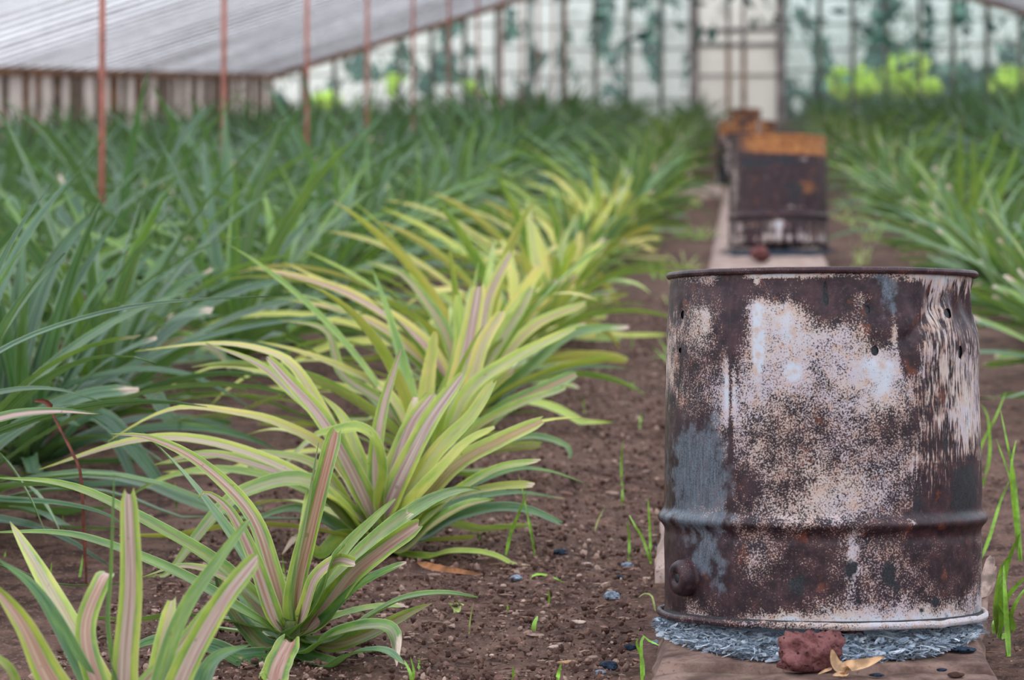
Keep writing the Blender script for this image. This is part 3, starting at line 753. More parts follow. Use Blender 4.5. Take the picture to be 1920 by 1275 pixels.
for px,py,w_,lab in ((640+5,1228,.03,'flat brown wood chip on the soil below the nearest stump leaf'),(1040,1215,.03,'pale wood chip lying on the soil in the lower middle'),(1085,1168,.035,'long pale wood chip between two ash lumps'),(920,1230,.024,'square pale wood chip at the lower middle'),(1100,1058,.026,'cream wood chip behind the ash lumps')):
    p=on_slope(px,py,.004); rock('wood_chip',(p[0],p[1],p[2]-.002),(w_,w_*.4,w_*.28),M['husk'],lab,'wood chip',int(px)+1,sub=2,rz=rnd.uniform(-.6,.6))
p=on_slope(1065,1245,.004); rock('wood_chip',(p[0],p[1],p[2]),(.05,.008,.008),M['tanleaf'],'thin red-brown twig left of the blue-black charcoal','twig',91,sub=2,rz=.5)

# ------------------------------------------------------------------ grass
def blade(mb,base,pts,w):
    P=crv([base]+list(pts),12); add_leaf(mb,P,w,(0,0,0,rnd.random()),.35,face=CAMDIR,faceamt=1.5,across=3,curl=.15)
def sprout(px,py,blades,lab,mat='grass',grp='grass sprouts in the bare soil',w=.0075,h=0,name='grass_sprout',cat='grass'):
    b=on_slope(px,py,.0); d=float(np.dot(b-CAM,FW)); mb=MB()
    for bl in blades:
        q=[at(x,y,d+rnd.uniform(-.015,.03)) for x,y in bl]
        blade(mb,b+np.array([rnd.uniform(-.004,.004),0,-.006]),q,w)
    return tag(mb.build(name,M[mat],origin=b),lab,cat,grp)
sprout(944,1048,[[(958,1000),(972,965),(988,925)]],'straight bright grass blade leaning right beside the big plant',w=.010)
sprout(1004,1042,[[(998,1005),(992,970)],[(982,930),(972,890)]],'thin grass stalk just right of the leaning blade',w=.006)
sprout(1181,1050,[[(1180,1015),(1177,976)]],'short upright grass blade left of the drum hoop')
sprout(1222,1052,[[(1219,1000),(1215,935)],[(1205,1010),(1190,985),(1180,966)]],'forked grass sprout closest to the drum hoop')
sprout(1112,1000,[[(1122,975),(1135,950)]],'thin yellowish grass blade on the soil',mat='palegrass',w=.004)
sprout(1167,944,[[(1167,930),(1168,914)]],'grass shoot on the path beside the drum hoop height')
sprout(1166,912,[[(1165,870),(1168,828)]],'upper grass shoot on the path, above the other shoot')
sprout(992,1092,[[(1003,1078),(1030,1080),(1065,1096)]],'arching grass blade crossing the soil by the ash lump',w=.006)
sprout(1030,1134,[[(1030,1120),(1028,1106)]],'stubby grass shoot right of centre on the soil',w=.006)
sprout(1003,1186,[[(1002,1170),(1008,1155)]],'bent bright grass stub in the lower middle',w=.010)
sprout(942,1196,[[(960,1196),(975,1199),(992,1206)]],'grass blade lying flat on the soil',w=.004)
sprout(952,1147,[[(952,1140),(951,1134)]],'tiny grass tip in the soil',w=.006)
sprout(880,1185,[[(882,1160),(888,1130)]],'thin pale grass blade right of the nearest drooping leaf',mat='palegrass',w=.004)
sprout(857,1143,[[(848,1135),(840,1131)],[(862,1135),(870,1134)],[(856,1130),(851,1122)]],'small clover-like seedling below the leaf tip',mat='palegrass',w=.010,name='seedling',cat='seedling',grp=None)
sprout(963,1280,[[(963,1265),(962,1250)]],'short grass tip at the bottom edge, left',w=.007)
sprout(1045,1285,[[(1047,1265),(1053,1243)]],'short grass tip at the bottom edge, right',w=.009)
sprout(768,1290,[[(770,1265),(758,1238)],[(776,1262),(770,1232)]],'small grass tuft at the bottom edge below the stump leaves',w=.007)
sprout(786,1252,[[(787,1240),(790,1230)]],'single grass nub near the small bottom tuft',w=.007)
sprout(1208,1290,[[(1205,1240),(1194,1208),(1197,1197)],[(1203,1200),(1215,1201),(1235,1210)]],'hooked grass blade at the left foot of the slab',w=.008)
sprout(1230,1140,[[(1222,1118),(1208,1113),(1198,1120)]],'curled pale grass beside the rim of the drum',mat='palegrass',w=.005)
sprout(895,1012,[[(900,1005),(892,1000)]],'grass nub behind the yellow plant',w=.008)
# left area sprouts
for px,py,bl,lab in ((96,1108,[[(95,1080),(97,1055)]],'grass shoot under the left arching leaves'),(117,1000,[[(118,980),(118,962)]],'grass shoot between the left leaf arches'),(152,1080,[[(153,1060),(155,1040)]],'grass shoot right of the left grass shoot'),
                     (8,1050,[[(10,1040),(12,1030)]],'grass nub at the left frame edge'),(640-105,1080,[[(532,1070),(530,1040)]],'grass needle beside the upright pink leaf'),(330,960,[[(329,930),(328,905)]],'grass shoot behind the nearest plant'),
                     (1200,800,[[(1202,780),(1204,770)]],'pale grass tip on the path above the shoots'),(1096,770,[[(1094,755),(1090,740)]],'pale grass tip right of the yellow leaves'),
                     (1185,730,[[(1187,718),(1190,705)]],'faint grass tip farther up the path'),(1183,655,[[(1186,640),(1184,625)]],'faintest grass tip beside the leaf ends')):
    sprout(px,py,bl,lab,w=.006)
# tall tufts right of the drum
sprout(1875,1190,[[(1878,1120),(1892,1050),(1913,1000)],[(1868,1130),(1880,1060),(1897,1045)],[(1885,1130),(1905,1100),(1925,1080)],[(1900,1175),(1880,1140),(1866,1118)]],'tall bright grass tuft right of the drum, nearest the frame edge',w=.0125,grp='tall grass right of the drum')
sprout(1890,1225,[[(1892,1170),(1905,1130),(1925,1100)],[(1888,1180),(1884,1110),(1882,1060)]],'grass tuft at the lower right in front of the tall one',w=.011,grp='tall grass right of the drum')
sprout(1912,1050,[[(1902,960),(1896,905),(1868,823)],[(1899,930),(1897,870),(1905,826)],[(1902,900),(1888,830),(1876,770)]],'upright grass tuft behind the drum at the right edge',w=.009,grp='tall grass right of the drum')
sprout(1842,1045,[[(1858,1000),(1876,940),(1892,903)]],'single grass blade leaning right from behind the drum',w=.009,grp='tall grass right of the drum')
sprout(1846,910,[[(1856,850),(1852,780),(1838,757)],[(1870,930),(1867,920)],[(1836,850),(1868,780),(1886,735)]],'grass blades arching behind the right side of the drum',w=.009,grp='tall grass right of the drum')
p=on_slope(1860,1170); sprout(1861,1182,[[(1863,1170),(1865,1162)]],'grass nub right of the ash',w=.008)
# loose green weeds on the path near the other drums
for i in range(34):
    side=rnd.choice([-1,1,1]); y=rnd.uniform(9.5,22)
    x=rnd.uniform(.5,.98) if side>0 else rnd.uniform(-.46,-.24)
    b=np.array([x,y,gz(x,y)]); mb=MB()
    for k in range(9):
        a=rnd.uniform(0,6.28); P=proc_path((b[0]+rnd.uniform(-.03,.03),b[1]+rnd.uniform(-.03,.03),b[2]-.005),a,math.radians(rnd.uniform(50,88)),rnd.uniform(.06,.17),math.radians(rnd.uniform(5,70)),8)
        add_leaf(mb,P,.007,(0,0,0,0),.3,across=3,face=CAMDIR,faceamt=.8)
    tag(mb.build('grass_tuft',M['grass'] if rnd.random()<.55 else M['palegrass'],origin=b),
        'blurred yellow-green grass tuft right of the slab strip' if side>0 else 'blurred yellow-green grass tuft left of the slab strip','grass','grass tufts along the slab strip')
# ------------------------------------------------------------------ hand-placed plants
YG=(.58,.2,.1); YP=(.66,1.0,.15); YY=(.86,.35,.1); GR=(.36,.0,.1); GP=(.45,.9,.15); DG=(.14,0,.05); DB=(.08,.0,.1); LM=(.62,.15,.1)
def filler(nl,L,w,ye,pk,away=True,cut=True,noright=False,seed=1,segs=14,dry=.2,e_in=70,e_out=8):
    def f(mb,base):
        r=random.Random(seed)
        sk=(lambda az,q: math.sin(az)<-.15 or (noright and math.cos(az)>.1)) if away else None
        make_foliage(mb,np.array([0,0,0])+base,r,nl,L,w,ye,pk,dry,segs,5,sk,cut=cut,e_in=e_in,e_out=e_out)
    return f
bF=on_slope(272,1505,0.0); bA=on_slope(548,1235,0); bB=on_slope(705,1045,0); bC=on_slope(800,915,0); bE=on_slope(868,818,0)
hero(bF,[
 ([(203,1210),(206,1060),(213,890)],23,(.34,.0,.05),dict(d=-.03,blunt=.2)),
 ([(232,1300),(244,1100),(240,918)],43,(.60,1.0,.12),dict(d=.02,blunt=.75,face=1.6)),
 ([(335,1290),(412,1140),(488,1040)],50,(.52,1.0,.14),dict(d=-.08,blunt=.7,face=1.8)),
 ([(300,1290),(345,1150),(415,1045),(468,975)],34,(.45,.1,.14),dict(d=.06,blunt=.35,face=1.2)),
 ([(170,1290),(75,1117),(-10,1045)],34,(.30,.0,.1),dict(d=.1)),
 ([(110,1300),(40,1170),(-30,1080)],56,(.62,1.0,.1),dict(d=-.1,face=1.6)),
 ([(185,1290),(160,1180),(190,1090),(205,1075)],38,(.5,1.0,.2),dict(d=.14,blunt=.8,face=1.4)),
 ([(60,1330),(10,1250),(-60,1210)],44,(.58,.3,.1),dict(d=-.12)),
 ([(360,1330),(400,1240),(470,1210)],40,(.3,0,.1),dict(d=.2)),
 ([(250,1320),(330,1220),(392,1140),(420,1110)],24,(.5,.6,.5),dict(d=.16,blunt=.6)),
],'pineapple plant cut by the bottom left corner, with upright blunt pink-striped leaves',random.Random(1),filler(14,(.4,.55),(.036,.046),(.4,.7),.9,seed=3,noright=True))
hero(bA,[
 ([(556,1120),(585,990),(612,880),(632,803)],36,(.46,1.0,.06),dict(d=.0,blunt=1,face=2.0,curl=.3)),
 ([(552,1100),(575,970),(598,830)],14,(.40,.3,.1),dict(d=-.01,blunt=.2,face=1.0)),
 ([(538,1180),(508,1070),(466,960),(372,867),(280,822),(207,815)],31,(.52,.9,.08),dict(d=.10,face=.9)),
 ([(518,1172),(472,1045),(430,960),(388,925),(372,935)],34,(.50,1.0,.1),dict(d=-.05,face=1.2)),
 ([(600,1120),(625,1050),(648,1022)],44,(.42,.0,.22),dict(d=-.12,blunt=.6,face=.9)),
 ([(585,1150),(640,1040),(700,975),(742,936)],27,(.52,.2,.12),dict(d=.05,face=1.2,blunt=.2)),
 ([(600,1160),(660,1080),(720,1030),(784,985)],42,(.50,1.0,.12),dict(d=-.02,blunt=.9,face=1.5)),
 ([(590,1170),(645,1075),(700,1015),(768,972)],34,(.52,.5,.12),dict(d=.05,blunt=.8,face=1.1)),
 ([(610,1160),(670,1100),(730,1068),(762,1056)],26,(.40,.0,.34),dict(d=-.06,blunt=.4)),
 ([(570,1150),(592,1085),(632,1052),(668,1058)],30,(.62,1.0,.25),dict(d=-.1,blunt=.8,face=1.4)),
 ([(625,1205),(692,1160),(756,1125),(830,1114),(896,1122)],48,(.38,.1,.22),dict(d=-.10,face=.25)),
 ([(630,1210),(700,1185),(770,1150),(812,1132)],34,(.55,.6,.3),dict(d=-.02,face=1.0)),
 ([(575,1225),(620,1195),(690,1176),(735,1186),(742,1250)],56,(.36,.25,.52),dict(d=-.16,face=.45)),
 ([(600,1260),(660,1228),(720,1222),(760,1250)],46,(.30,.0,.2),dict(d=-.28,face=.3)),
 ([(515,1180),(440,1094),(350,1062),(268,1083)],27,(.55,.8,.2),dict(d=.14,face=.6)),
 ([(520,1165),(412,1062),(276,979),(130,912),(-20,896)],34,(.46,.2,.05),dict(d=.05,face=.6)),
 ([(515,1185),(440,1140),(335,1078),(194,1020),(100,1000),(-20,1000)],36,(.42,.1,.05),dict(d=-.12,face=.5)),
 ([(525,1195),(470,1150),(450,1115),(380,1085)],22,(.35,.0,.2),dict(d=.2)),
 ([(500,1215),(462,1180),(420,1120),(400,1060)],30,(.28,.3,.2),dict(d=.1,face=1.0)),
 ([(508,1318,-.24),(520,1255,-.22),(546,1197,-.20)],44,(.46,1.0,.0),dict(free=1,blunt=1,face=2.2)),
 ([(480,1250),(400,1215),(300,1200),(220,1230)],36,(.28,.0,.2),dict(d=-.1)),
],'nearest whole pineapple plant, with one tall upright pink-striped leaf',random.Random(2),filler(16,(.45,.62),(.034,.044),(.35,.6),.6,seed=5,e_in=55))
hero(bB,[
 ([(665,985),(612,925),(560,898),(500,900),(436,931)],33,(.72,.3,.1),dict(d=-.1,face=.55)),
 ([(680,1000),(633,941),(521,874),(380,828),(250,828),(74,882)],35,(.70,.8,.08),dict(d=-.15,face=.6)),
 ([(675,975),(600,920),(503,880),(390,852),(290,873)],36,(.55,.9,.05),dict(d=.0,face=.7)),
 ([(690,980),(655,890),(610,795),(545,735),(483,683),(385,644)],27,(.55,.9,.05),dict(d=.12,face=.9)),
 ([(692,960),(650,870),(600,783),(533,707),(502,672)],38,(.56,1.0,.05),dict(d=.0,blunt=.5,face=1.2)),
 ([(680,950),(610,845),(520,795),(440,775),(350,765),(283,783),(203,829)],30,(.80,.5,.05),dict(d=.1,face=.5)),
 ([(672,990),(600,880),(500,852),(400,858),(300,872)],28,(.62,.4,.1),dict(d=.3,face=.5)),
 ([(703,940),(712,880),(700,825),(672,803),(640,806),(590,815)],38,(.66,.1,.12),dict(d=-.08,face=.9,blunt=.3)),
 ([(708,930),(706,850),(720,760),(752,655)],27,(.50,1.0,.05),dict(d=.04,face=1.5,blunt=.2)),
 ([(690,930),(665,840),(640,780),(600,740)],28,(.72,.3,.05),dict(d=.15,face=.9)),
 ([(722,950),(740,870),(765,800),(800,735)],24,(.62,.1,.1),dict(d=.1,face=1.1)),
 ([(733,940),(765,870),(810,785),(866,706)],40,(.62,1.0,.05),dict(d=.02,face=1.6,blunt=.6)),
 ([(728,930),(750,850),(775,790),(812,740)],36,(.60,1.0,.05),dict(d=.08,face=1.6,blunt=.6)),
 ([(750,950),(820,849),(885,780),(928,712)],34,(.74,.3,.12),dict(d=.0,face=1.3,blunt=.6)),
 ([(748,970),(815,895),(875,832),(928,803)],36,(.78,.1,.2),dict(d=-.08,face=.8,blunt=.4)),
 ([(755,985),(850,878),(940,826),(1018,790)],38,(.68,.7,.08),dict(d=-.02,face=1.2,blunt=.7)),
 ([(760,1010),(850,930),(930,882),(1008,866)],40,(.56,.3,.22),dict(d=-.1,face=.6,blunt=.5)),
 ([(800,970),(873,918),(963,882),(1031,885),(1095,907)],26,(.34,.0,.12),dict(d=.12,face=.4)),
 ([(790,990),(860,945),(960,925),(1058,936)],27,(.30,.0,.3),dict(d=.3,face=.5)),
 ([(760,1030),(812,985),(873,950),(928,938)],50,(.50,.5,.15),dict(d=-.14,face=.7)),
 ([(790,1010),(850,975),(920,955),(986,957),(1049,982)],42,(.28,.0,.12),dict(d=.05,face=.5,blunt=.6)),
 ([(775,1010),(820,985),(880,950),(905,920)],36,(.30,.0,.1),dict(d=.2,face=.7)),
 ([(780,1052),(851,1036),(930,1044),(995,1086)],32,(.66,.0,.5),dict(d=-.16,face=.3)),
 ([(650,1000),(560,955),(462,980),(400,990)],30,(.38,.0,.05),dict(d=.15,face=.6)),
 ([(655,990),(580,905),(480,915),(402,968),(276,1135)],32,(.50,.4,.05),dict(d=-.25,face=1.0)),
 ([(680,1000),(640,950),(590,925),(575,960),(560,1010)],30,(.74,.0,.2),dict(d=-.18,face=.6)),
 ([(640,1010),(600,1040),(560,1010),(530,1040)],30,(.62,.0,.6),dict(d=-.05)),
 ([(710,960),(640,840),(560,700),(500,660),(400,645),(253,660)],27,(.80,.6,.05),dict(d=.45,face=.6)),
],'bright yellow-green pineapple plant behind the nearest whole one, leaves fanned wide',random.Random(3),filler(20,(.5,.72),(.034,.044),(.5,.85),.5,seed=6,e_in=65))
# two dead straps at its foot
strip_leaf('dead_leaf',[at(780,1058,5.74),at(815,1066,5.72),at(850,1071,5.70),at(900,1078,5.68)],.022,M['wax'],'curled brown dead leaf at the foot of the bright yellow-green plant','leaf',amt=.9,blunt=.4)
hero(bC,[
 ([(795,860),(800,740),(816,622)],30,(.80,.3,.05),dict(d=.05,face=1.6,blunt=.4)),
 ([(780,840),(728,740),(640,690),(560,660),(480,640)],26,(.80,.4,.05),dict(d=.1,face=.6)),
 ([(785,850),(740,780),(690,740),(600,720),(500,700),(400,690),(283,745)],24,(.74,.4,.1),dict(d=.3,face=.5)),
 ([(812,850),(850,760),(882,628),(899,534)],38,(.80,1.0,.05),dict(d=.1,face=1.6,blunt=.8)),
 ([(808,850),(830,760),(862,660),(858,552)],27,(.70,.0,.05),dict(d=.2,face=1.2,blunt=.6)),
 ([(820,850),(870,770),(905,650),(944,582)],32,(.84,.6,.05),dict(d=.05,face=1.5,blunt=.7)),
 ([(825,860),(880,737),(968,672),(1078,616)],34,(.70,.4,.1),dict(d=-.1,face=1.0,blunt=.5)),
 ([(830,880),(900,800),(985,755),(1060,730)],30,(.56,.4,.1),dict(d=-.2,face=.8,blunt=.6)),
 ([(840,890),(920,840),(1000,820),(1062,838),(1066,862)],30,(.34,.1,.2),dict(d=-.05,face=.5,blunt=.6)),
 ([(840,880),(930,780),(1010,735),(1085,700)],34,(.40,.6,.1),dict(d=.1,face=.9,blunt=.7)),
 ([(780,850),(720,760),(640,700),(610,620),(520,600)],24,(.5,.6,.05),dict(d=.2,face=.9)),
],'pale yellow pineapple plant third in the row from the bottom, upright blunt leaves',random.Random(4),filler(26,(.5,.75),(.034,.044),(.5,.85),.6,away=False,seed=7,e_in=80,e_out=15))
hero(bE,[
 ([(850,735),(798,640),(700,570),(600,525),(530,492)],24,(.86,.3,.05),dict(d=.1,face=.6)),
 ([(850,745),(794,645),(662,556),(553,519),(466,503)],30,(.80,1.0,.1),dict(d=-.05,face=.8)),
 ([(845,750),(790,680),(728,624),(640,582),(544,565)],28,(.78,.8,.05),dict(d=-.1,face=.8)),
 ([(862,740),(840,640),(802,571),(750,512),(684,488)],27,(.50,.6,.05),dict(d=.1,face=.8)),
 ([(875,730),(900,650),(916,560),(960,470)],28,(.74,.9,.1),dict(d=.1,face=1.3,blunt=.6)),
 ([(885,740),(940,640),(975,585),(1000,536)],28,(.60,.6,.1),dict(d=.05,face=1.2,blunt=.6)),
 ([(890,750),(955,660),(1012,606),(1095,571)],30,(.72,.6,.1),dict(d=-.05,face=1.0,blunt=.6)),
 ([(900,770),(985,700),(1078,625),(1178,615)],28,(.40,.1,.3),dict(d=.05,face=.8,blunt=.6)),
 ([(905,780),(980,720),(1080,690),(1178,692)],24,(.24,.0,.2),dict(d=.1,face=.5)),
 ([(858,730),(850,640),(855,549)],20,(.55,.2,.05),dict(d=.2,face=1.1)),
],'yellow pineapple plant fourth in the row from the bottom, long cream arching leaves',random.Random(5),filler(28,(.5,.75),(.034,.044),(.48,.8),.6,away=False,seed=8,e_in=80,e_out=15))
# dark plants at the left
gA=np.array([-1.95,5.35,gz(0,5.35)]); gB=on_slope(52,895,0); gC=on_slope(225,748,0)
hero(gA,[
 ([(-300,900),(-120,740),(0,662),(100,617),(233,580),(367,564),(507,557)],36,(.06,.0,.02),dict(free=0,d=.15,face=.35)),
 ([(-250,900),(-100,780),(0,738),(100,731),(200,757)],34,(.12,.1,.1),dict(d=.3,face=.5)),
 ([(-250,950),(-100,830),(0,785),(100,772),(192,778)],34,(.18,1.0,.1),dict(d=-.1,face=1.1)),
 ([(-250,940),(-60,860),(60,790),(130,760),(201,800)],30,(.14,.0,.1),dict(d=.35,face=.3)),
 ([(-200,850),(-60,620),(30,440),(102,340)],22,(.10,.0,.1),dict(d=.4,face=1.0)),
 ([(-250,1010),(-80,930),(0,938),(112,945),(197,965),(250,1000)],30,(.2,.0,.1),dict(d=.1,face=.5)),
],'dark green pineapple plant off the left edge, sending long leaves into the picture',random.Random(6),filler(30,(.6,.9),(.038,.05),(.05,.22),.0,away=False,cut=False,seed=9,e_in=82,e_out=15))
hero(gB,[
 ([(35,800),(37,690),(83,535),(140,440),(193,388)],46,(.07,.0,.02),dict(d=.1,face=1.6)),
 ([(48,800),(90,640),(150,520),(232,390)],26,(.08,.0,.02),dict(d=.25,face=1.1)),
 ([(60,820),(100,740),(233,698),(333,700),(400,725),(468,765)],32,(.10,.0,.1),dict(d=-.1,face=.4)),
 ([(80,830),(170,735),(300,665),(420,625),(560,600),(700,588)],28,(.07,.0,.0),dict(d=.2,face=.5)),
 ([(90,860),(160,790),(201,790),(261,856),(309,923),(335,982)],34,(.12,.0,.1),dict(d=-.35,face=.9)),
 ([(100,900),(150,912),(261,910),(391,949)],30,(.08,.0,.05),dict(d=-.5,face=.5)),
 ([(75,840),(120,720),(170,640),(230,590)],34,(.05,.0,.05),dict(d=.0,face=.2)),
 ([(50,860),(60,800),(90,760),(130,740)],40,(.2,.3,.1),dict(d=-.2,face=1.4)),
 ([(40,860),(50,830),(100,790),(150,800)],44,(.14,.0,.1),dict(d=-.3,face=.4)),
 ([(20,800),(10,650),(-20,520)],34,(.08,.0,.05),dict(d=.1,face=1.2)),
 ([(45,790),(30,600),(50,430)],30,(.08,.0,.05),dict(d=.3,face=1.0)),
 ([(100,860),(200,820),(250,900),(290,960)],26,(.10,.0,.1),dict(d=-.1)),
],'dark green pineapple plant at the left edge with broad upright silvery leaf',random.Random(7),filler(34,(.6,.85),(.038,.05),(.05,.25),.0,away=False,cut=False,seed=10,e_in=84,e_out=15))
hero(gC,[
 ([(235,670),(238,567),(253,505),(300,462)],32,(.14,.0,.05),dict(d=.1,face=1.3)),
 ([(225,660),(215,600),(180,560),(112,520)],28,(.2,.0,.05),dict(d=.1,face=.8)),
 ([(250,660),(300,600),(400,545),(500,522),(560,528)],24,(.08,.0,.05),dict(d=.1,face=.5)),
 ([(240,670),(270,600),(330,540),(420,500)],26,(.3,.0,.05),dict(d=.2,face=.8)),
 ([(260,690),(330,640),(400,655),(430,695)],40,(.4,.5,.3),dict(d=-.2,face=1.0)),
 ([(210,680),(150,640),(100,620),(60,640)],30,(.3,.0,.05),dict(d=.1)),
],'medium green pineapple plant right of the broad-leaved dark one',random.Random(8),filler(34,(.55,.8),(.036,.046),(.15,.42),.15,away=False,cut=False,seed=11,e_in=84,e_out=15))
strip_leaf('dried_stalk',[at(160,1100,5.6),at(152,905,5.6),at(138,855,5.6),at(110,800,5.6),at(92,764,5.6)],.0085,M['stalk'],'thin red-brown dried flower stalk bent over at the left','stalk',amt=2,blunt=.9,curl=.5,
   parts=[([at(96,768,5.6),at(84,755,5.59),at(62,752,5.58)],.014,.2)])

# ------------------------------------------------------------------ the planted rows
def variant(kind,i):
    r=random.Random(100*kind+i); mb=MB()
    if kind==0: make_foliage(mb,(0,0,0),r,38,(.70,1.02),(.046,.060),(.0,.26),.0,.15,12,3,e_out=20,droop=(50,125))                     # dark
    elif kind==1: make_foliage(mb,(0,0,0),r,38,(.50,.74),(.044,.058),(.50,.92),.6,.25,14,5,cut=True,e_out=12,droop=(50,110))            # yellow, trimmed on the path side
    elif kind==2: make_foliage(mb,(0,0,0),r,38,(.60,.86),(.042,.054),(.18,.55),.25,.2,12,3,cut=True,e_out=12,droop=(50,110))           # mid green, trimmed
    elif kind==3: make_foliage(mb,(0,0,0),r,40,(.66,.95),(.044,.056),(.10,.48),.15,.2,12,3,e_out=16,droop=(50,120))                    # mid green
    me=mb.mesh('foliage',M['leaf']); s_=MB(); stem(s_,(0,0,0)); sm=s_.mesh('stem',M['stem']); return me,sm
VAR={k:[variant(k,i) for i in range(n)] for k,n in ((0,9),(1,5),(2,5),(3,6))}
def in_view(x,y,m=.75):
    v=np.array([x,y,gz(x,y)+.4])-CAM; d=v@FW; px=960+F*(v@RT)/d
    mm=m*F/d; return -mm<px<1920+mm, d
spots=[]
def jit(a): return rnd.uniform(-a,a)
for k,(X,kind,lab) in enumerate((( -.83,1,'first'),(-1.92,3,'second'),(-2.82,0,'third'),(-3.95,0,'fourth'),(-5.0,0,'fifth'),(-6.05,0,'sixth'),(-6.95,0,'seventh'),(-7.72,0,'eighth'))):
    y=8.75 if k==0 else (9.7 if k==1 else 5.0+.45*k)
    if k==1: spots+= [(6.15,-1.92,6.2,3,'left','second'),(7.95,-1.98,8.0,3,'left','second')]
    while y<46.8:
        x=X+jit(.07); kd=kind
        if k==0:
            kd=1 if y<13.0 else (rnd.choice([1,2,2]) if y<18 else 2)
        if k==1: kd=3 if y<19 else rnd.choice([3,0])
        if k==2 and y<13: kd=rnd.choice([0,3])
        ok,d=in_view(x,y)
        if k==2 and any(abs(y-(12.7+3*j))<.10 for j in range(12)): y+=.18
        if ok: spots.append((d,x,y,kd,'left',lab))
        y+=(.92 if k==0 else 1.0)+jit(.06)
for k,(X,kind,lab) in enumerate(((1.16,2,'first'),(2.15,0,'second'),(3.2,0,'third'),(4.25,0,'fourth'),(5.3,0,'fifth'))):
    y=8.6+.3*k
    while y<46.8:
        x=X+jit(.07); kd=kind if k else 2
        
        ok,d=in_view(x,y)
        if ok: spots.append((d,x,y,kd,'right',lab))
        y+=.98+jit(.06)
spots.sort()
N_IND=292
bands=((13,'at the near end'),(20,'level with the middle drum'),(30,'beyond the third drum'),(99,'near the glass wall'))
cnt={}
for j,(d,x,y,kd,side,row) in enumerate(spots[:N_IND]):
    fo,sm=VAR[kd][rnd.randrange(len(VAR[kd]))]
    band=[b for a,b in bands if d<a][0]
    col={0:'dark green',1:'yellow-green',2:'mid green',3:'mid green'}[kd]
    lab=f'{col} pineapple plant, {row} row {side} of the drums, {band}'
    r=empty('pineapple_plant',(x,y,gz(x,y)),lab,'plant',f'{col} pineapple plants, {row} row {side} of the drums, {band}')
    s_=rnd.uniform(.9,1.12)*(1.06 if kd==0 else .98)*(.84 if x<-3.5 else 1)
    if y>30: s_*=.86
    r.scale=(s_,s_,s_)
    r.rotation_euler=(0,0,(math.pi if side=='right' else 0)+jit(.45) if kd in (1,2) else rnd.uniform(0,6.28))
    obj('foliage',fo,r)
    if d<20: obj('stem',sm,r)
    cnt[lab]=cnt.get(lab,0)+1
if len(spots)>N_IND:
    mb=MB()
    for (d,x,y,kd,side,row) in spots[N_IND:]:
        make_foliage(mb,(x,y,gz(x,y)),rnd,26,(.58,.82),(.036,.046),(.03,.3),.0,.1,8,3)
    tag(mb.build('pineapple_plants',M['leaf']),'dark green mass of the farthest pineapple plants against the glass wall','plants',kind='stuff')
print('plants',len(spots))

# ------------------------------------------------------------------ greenhouse
YW=48.0; XL=-8.64; XR=8.3; XM=-.17; SL=.302
def eave(y): return gz(0,y)+ZC+np.interp(y,[-6,12,31,48],[.26,.24,.15,.03])
EL=lambda y: float(eave(y)); YB=-6.0
RG=SL*(XM-XL)
def roofz(x,y): return EL(y)+SL*((x-XL) if x<=XM else (2*XM-x-XL))
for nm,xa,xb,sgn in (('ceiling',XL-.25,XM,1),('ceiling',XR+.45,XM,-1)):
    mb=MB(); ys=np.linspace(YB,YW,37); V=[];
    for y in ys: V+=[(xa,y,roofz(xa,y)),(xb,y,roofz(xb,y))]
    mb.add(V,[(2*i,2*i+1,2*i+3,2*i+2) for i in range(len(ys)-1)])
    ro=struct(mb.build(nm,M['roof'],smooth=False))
    nb=90
    for i in range(nb):
        y=YB+.3+(YW-YB-.5)*i/(nb-1); b=MB(); a=.045
        b.bar((xa,y,roofz(xa,y)-.012),(xb,y,roofz(xb,y)-.012),.04,.026); b.build('glazing_bar',M['whitebar'],ro,smooth=False)
mb=MB(); mb.bar((XM,YB,roofz(XM,YB)-.08),(XM,YW,roofz(XM,YW)-.08),.08,.16); struct(mb.build('trim_1',M['greywood'],smooth=False))
mb=MB(); V=[(XL,YB,gz(0,YB)),(XL,YB,roofz(XL,YB)),(XM,YB,roofz(XM,YB)),(XR,YB,roofz(XR,YB)),(XR,YB,gz(0,YB)),(XM,YB,gz(0,YB))]
mb.add(V,[(0,1,2,5),(5,2,3,4)]); struct(mb.build('wall_near_unseen',M['sidewash'],smooth=False))  # unseen end wall, added to cut the light reaching the drum from behind
# gable rafters on the far wall
mb=MB(); mb.bar((XL-.1,YW-.06,roofz(XL-.1,YW)-.07),(XM,YW-.06,roofz(XM,YW)-.07),.10,.10); struct(mb.build('trim_2',M['brownwood'],smooth=False))
mb=MB(); mb.bar((XR+.4,YW-.06,roofz(XR+.4,YW)-.07),(XM,YW-.06,roofz(XM,YW)-.07),.10,.10); struct(mb.build('trim_3',M['brownwood'],smooth=False))
# side walls
def side_wall(nm,X,matp,trimn):
    root=empty(nm,(0,0,0)); struct(root)
    mb=MB(); ys=np.linspace(YB,YW,19); V=[]
    for y in ys: V+=[(X,y,gz(X,y)-.05),(X,y,EL(y)+(.0 if X<0 else roofz(X,y)-EL(y)))]
    mb.add(V,[(2*i,2*i+1,2*i+3,2*i+2) for i in range(len(ys)-1)]); mb.build('pane_strip',matp,root,smooth=False)
    r=random.Random(4); y=YB+.5; sx=1 if X<0 else -1; k=0
    while y<YW:
        w=r.choice([.06,.10,.16,.28]); top=roofz(X,y)-.02; b=MB(); b.box((X+sx*.01-.02,y,gz(X,y)-.05),(X+sx*.06,y+w,top)); b.build('wall_post',M['wood'] if r.random()<.7 else M['brownwood'],root,smooth=False); y+=r.uniform(.45,.95); k+=1
    b=MB(); b.bar((X+sx*.05,YB,roofz(X,YB)-.03),(X+sx*.05,YW,roofz(X,YW)-.03),.10,.09); b.build('wall_plate',M['brownwood'],root,smooth=False)
    return root
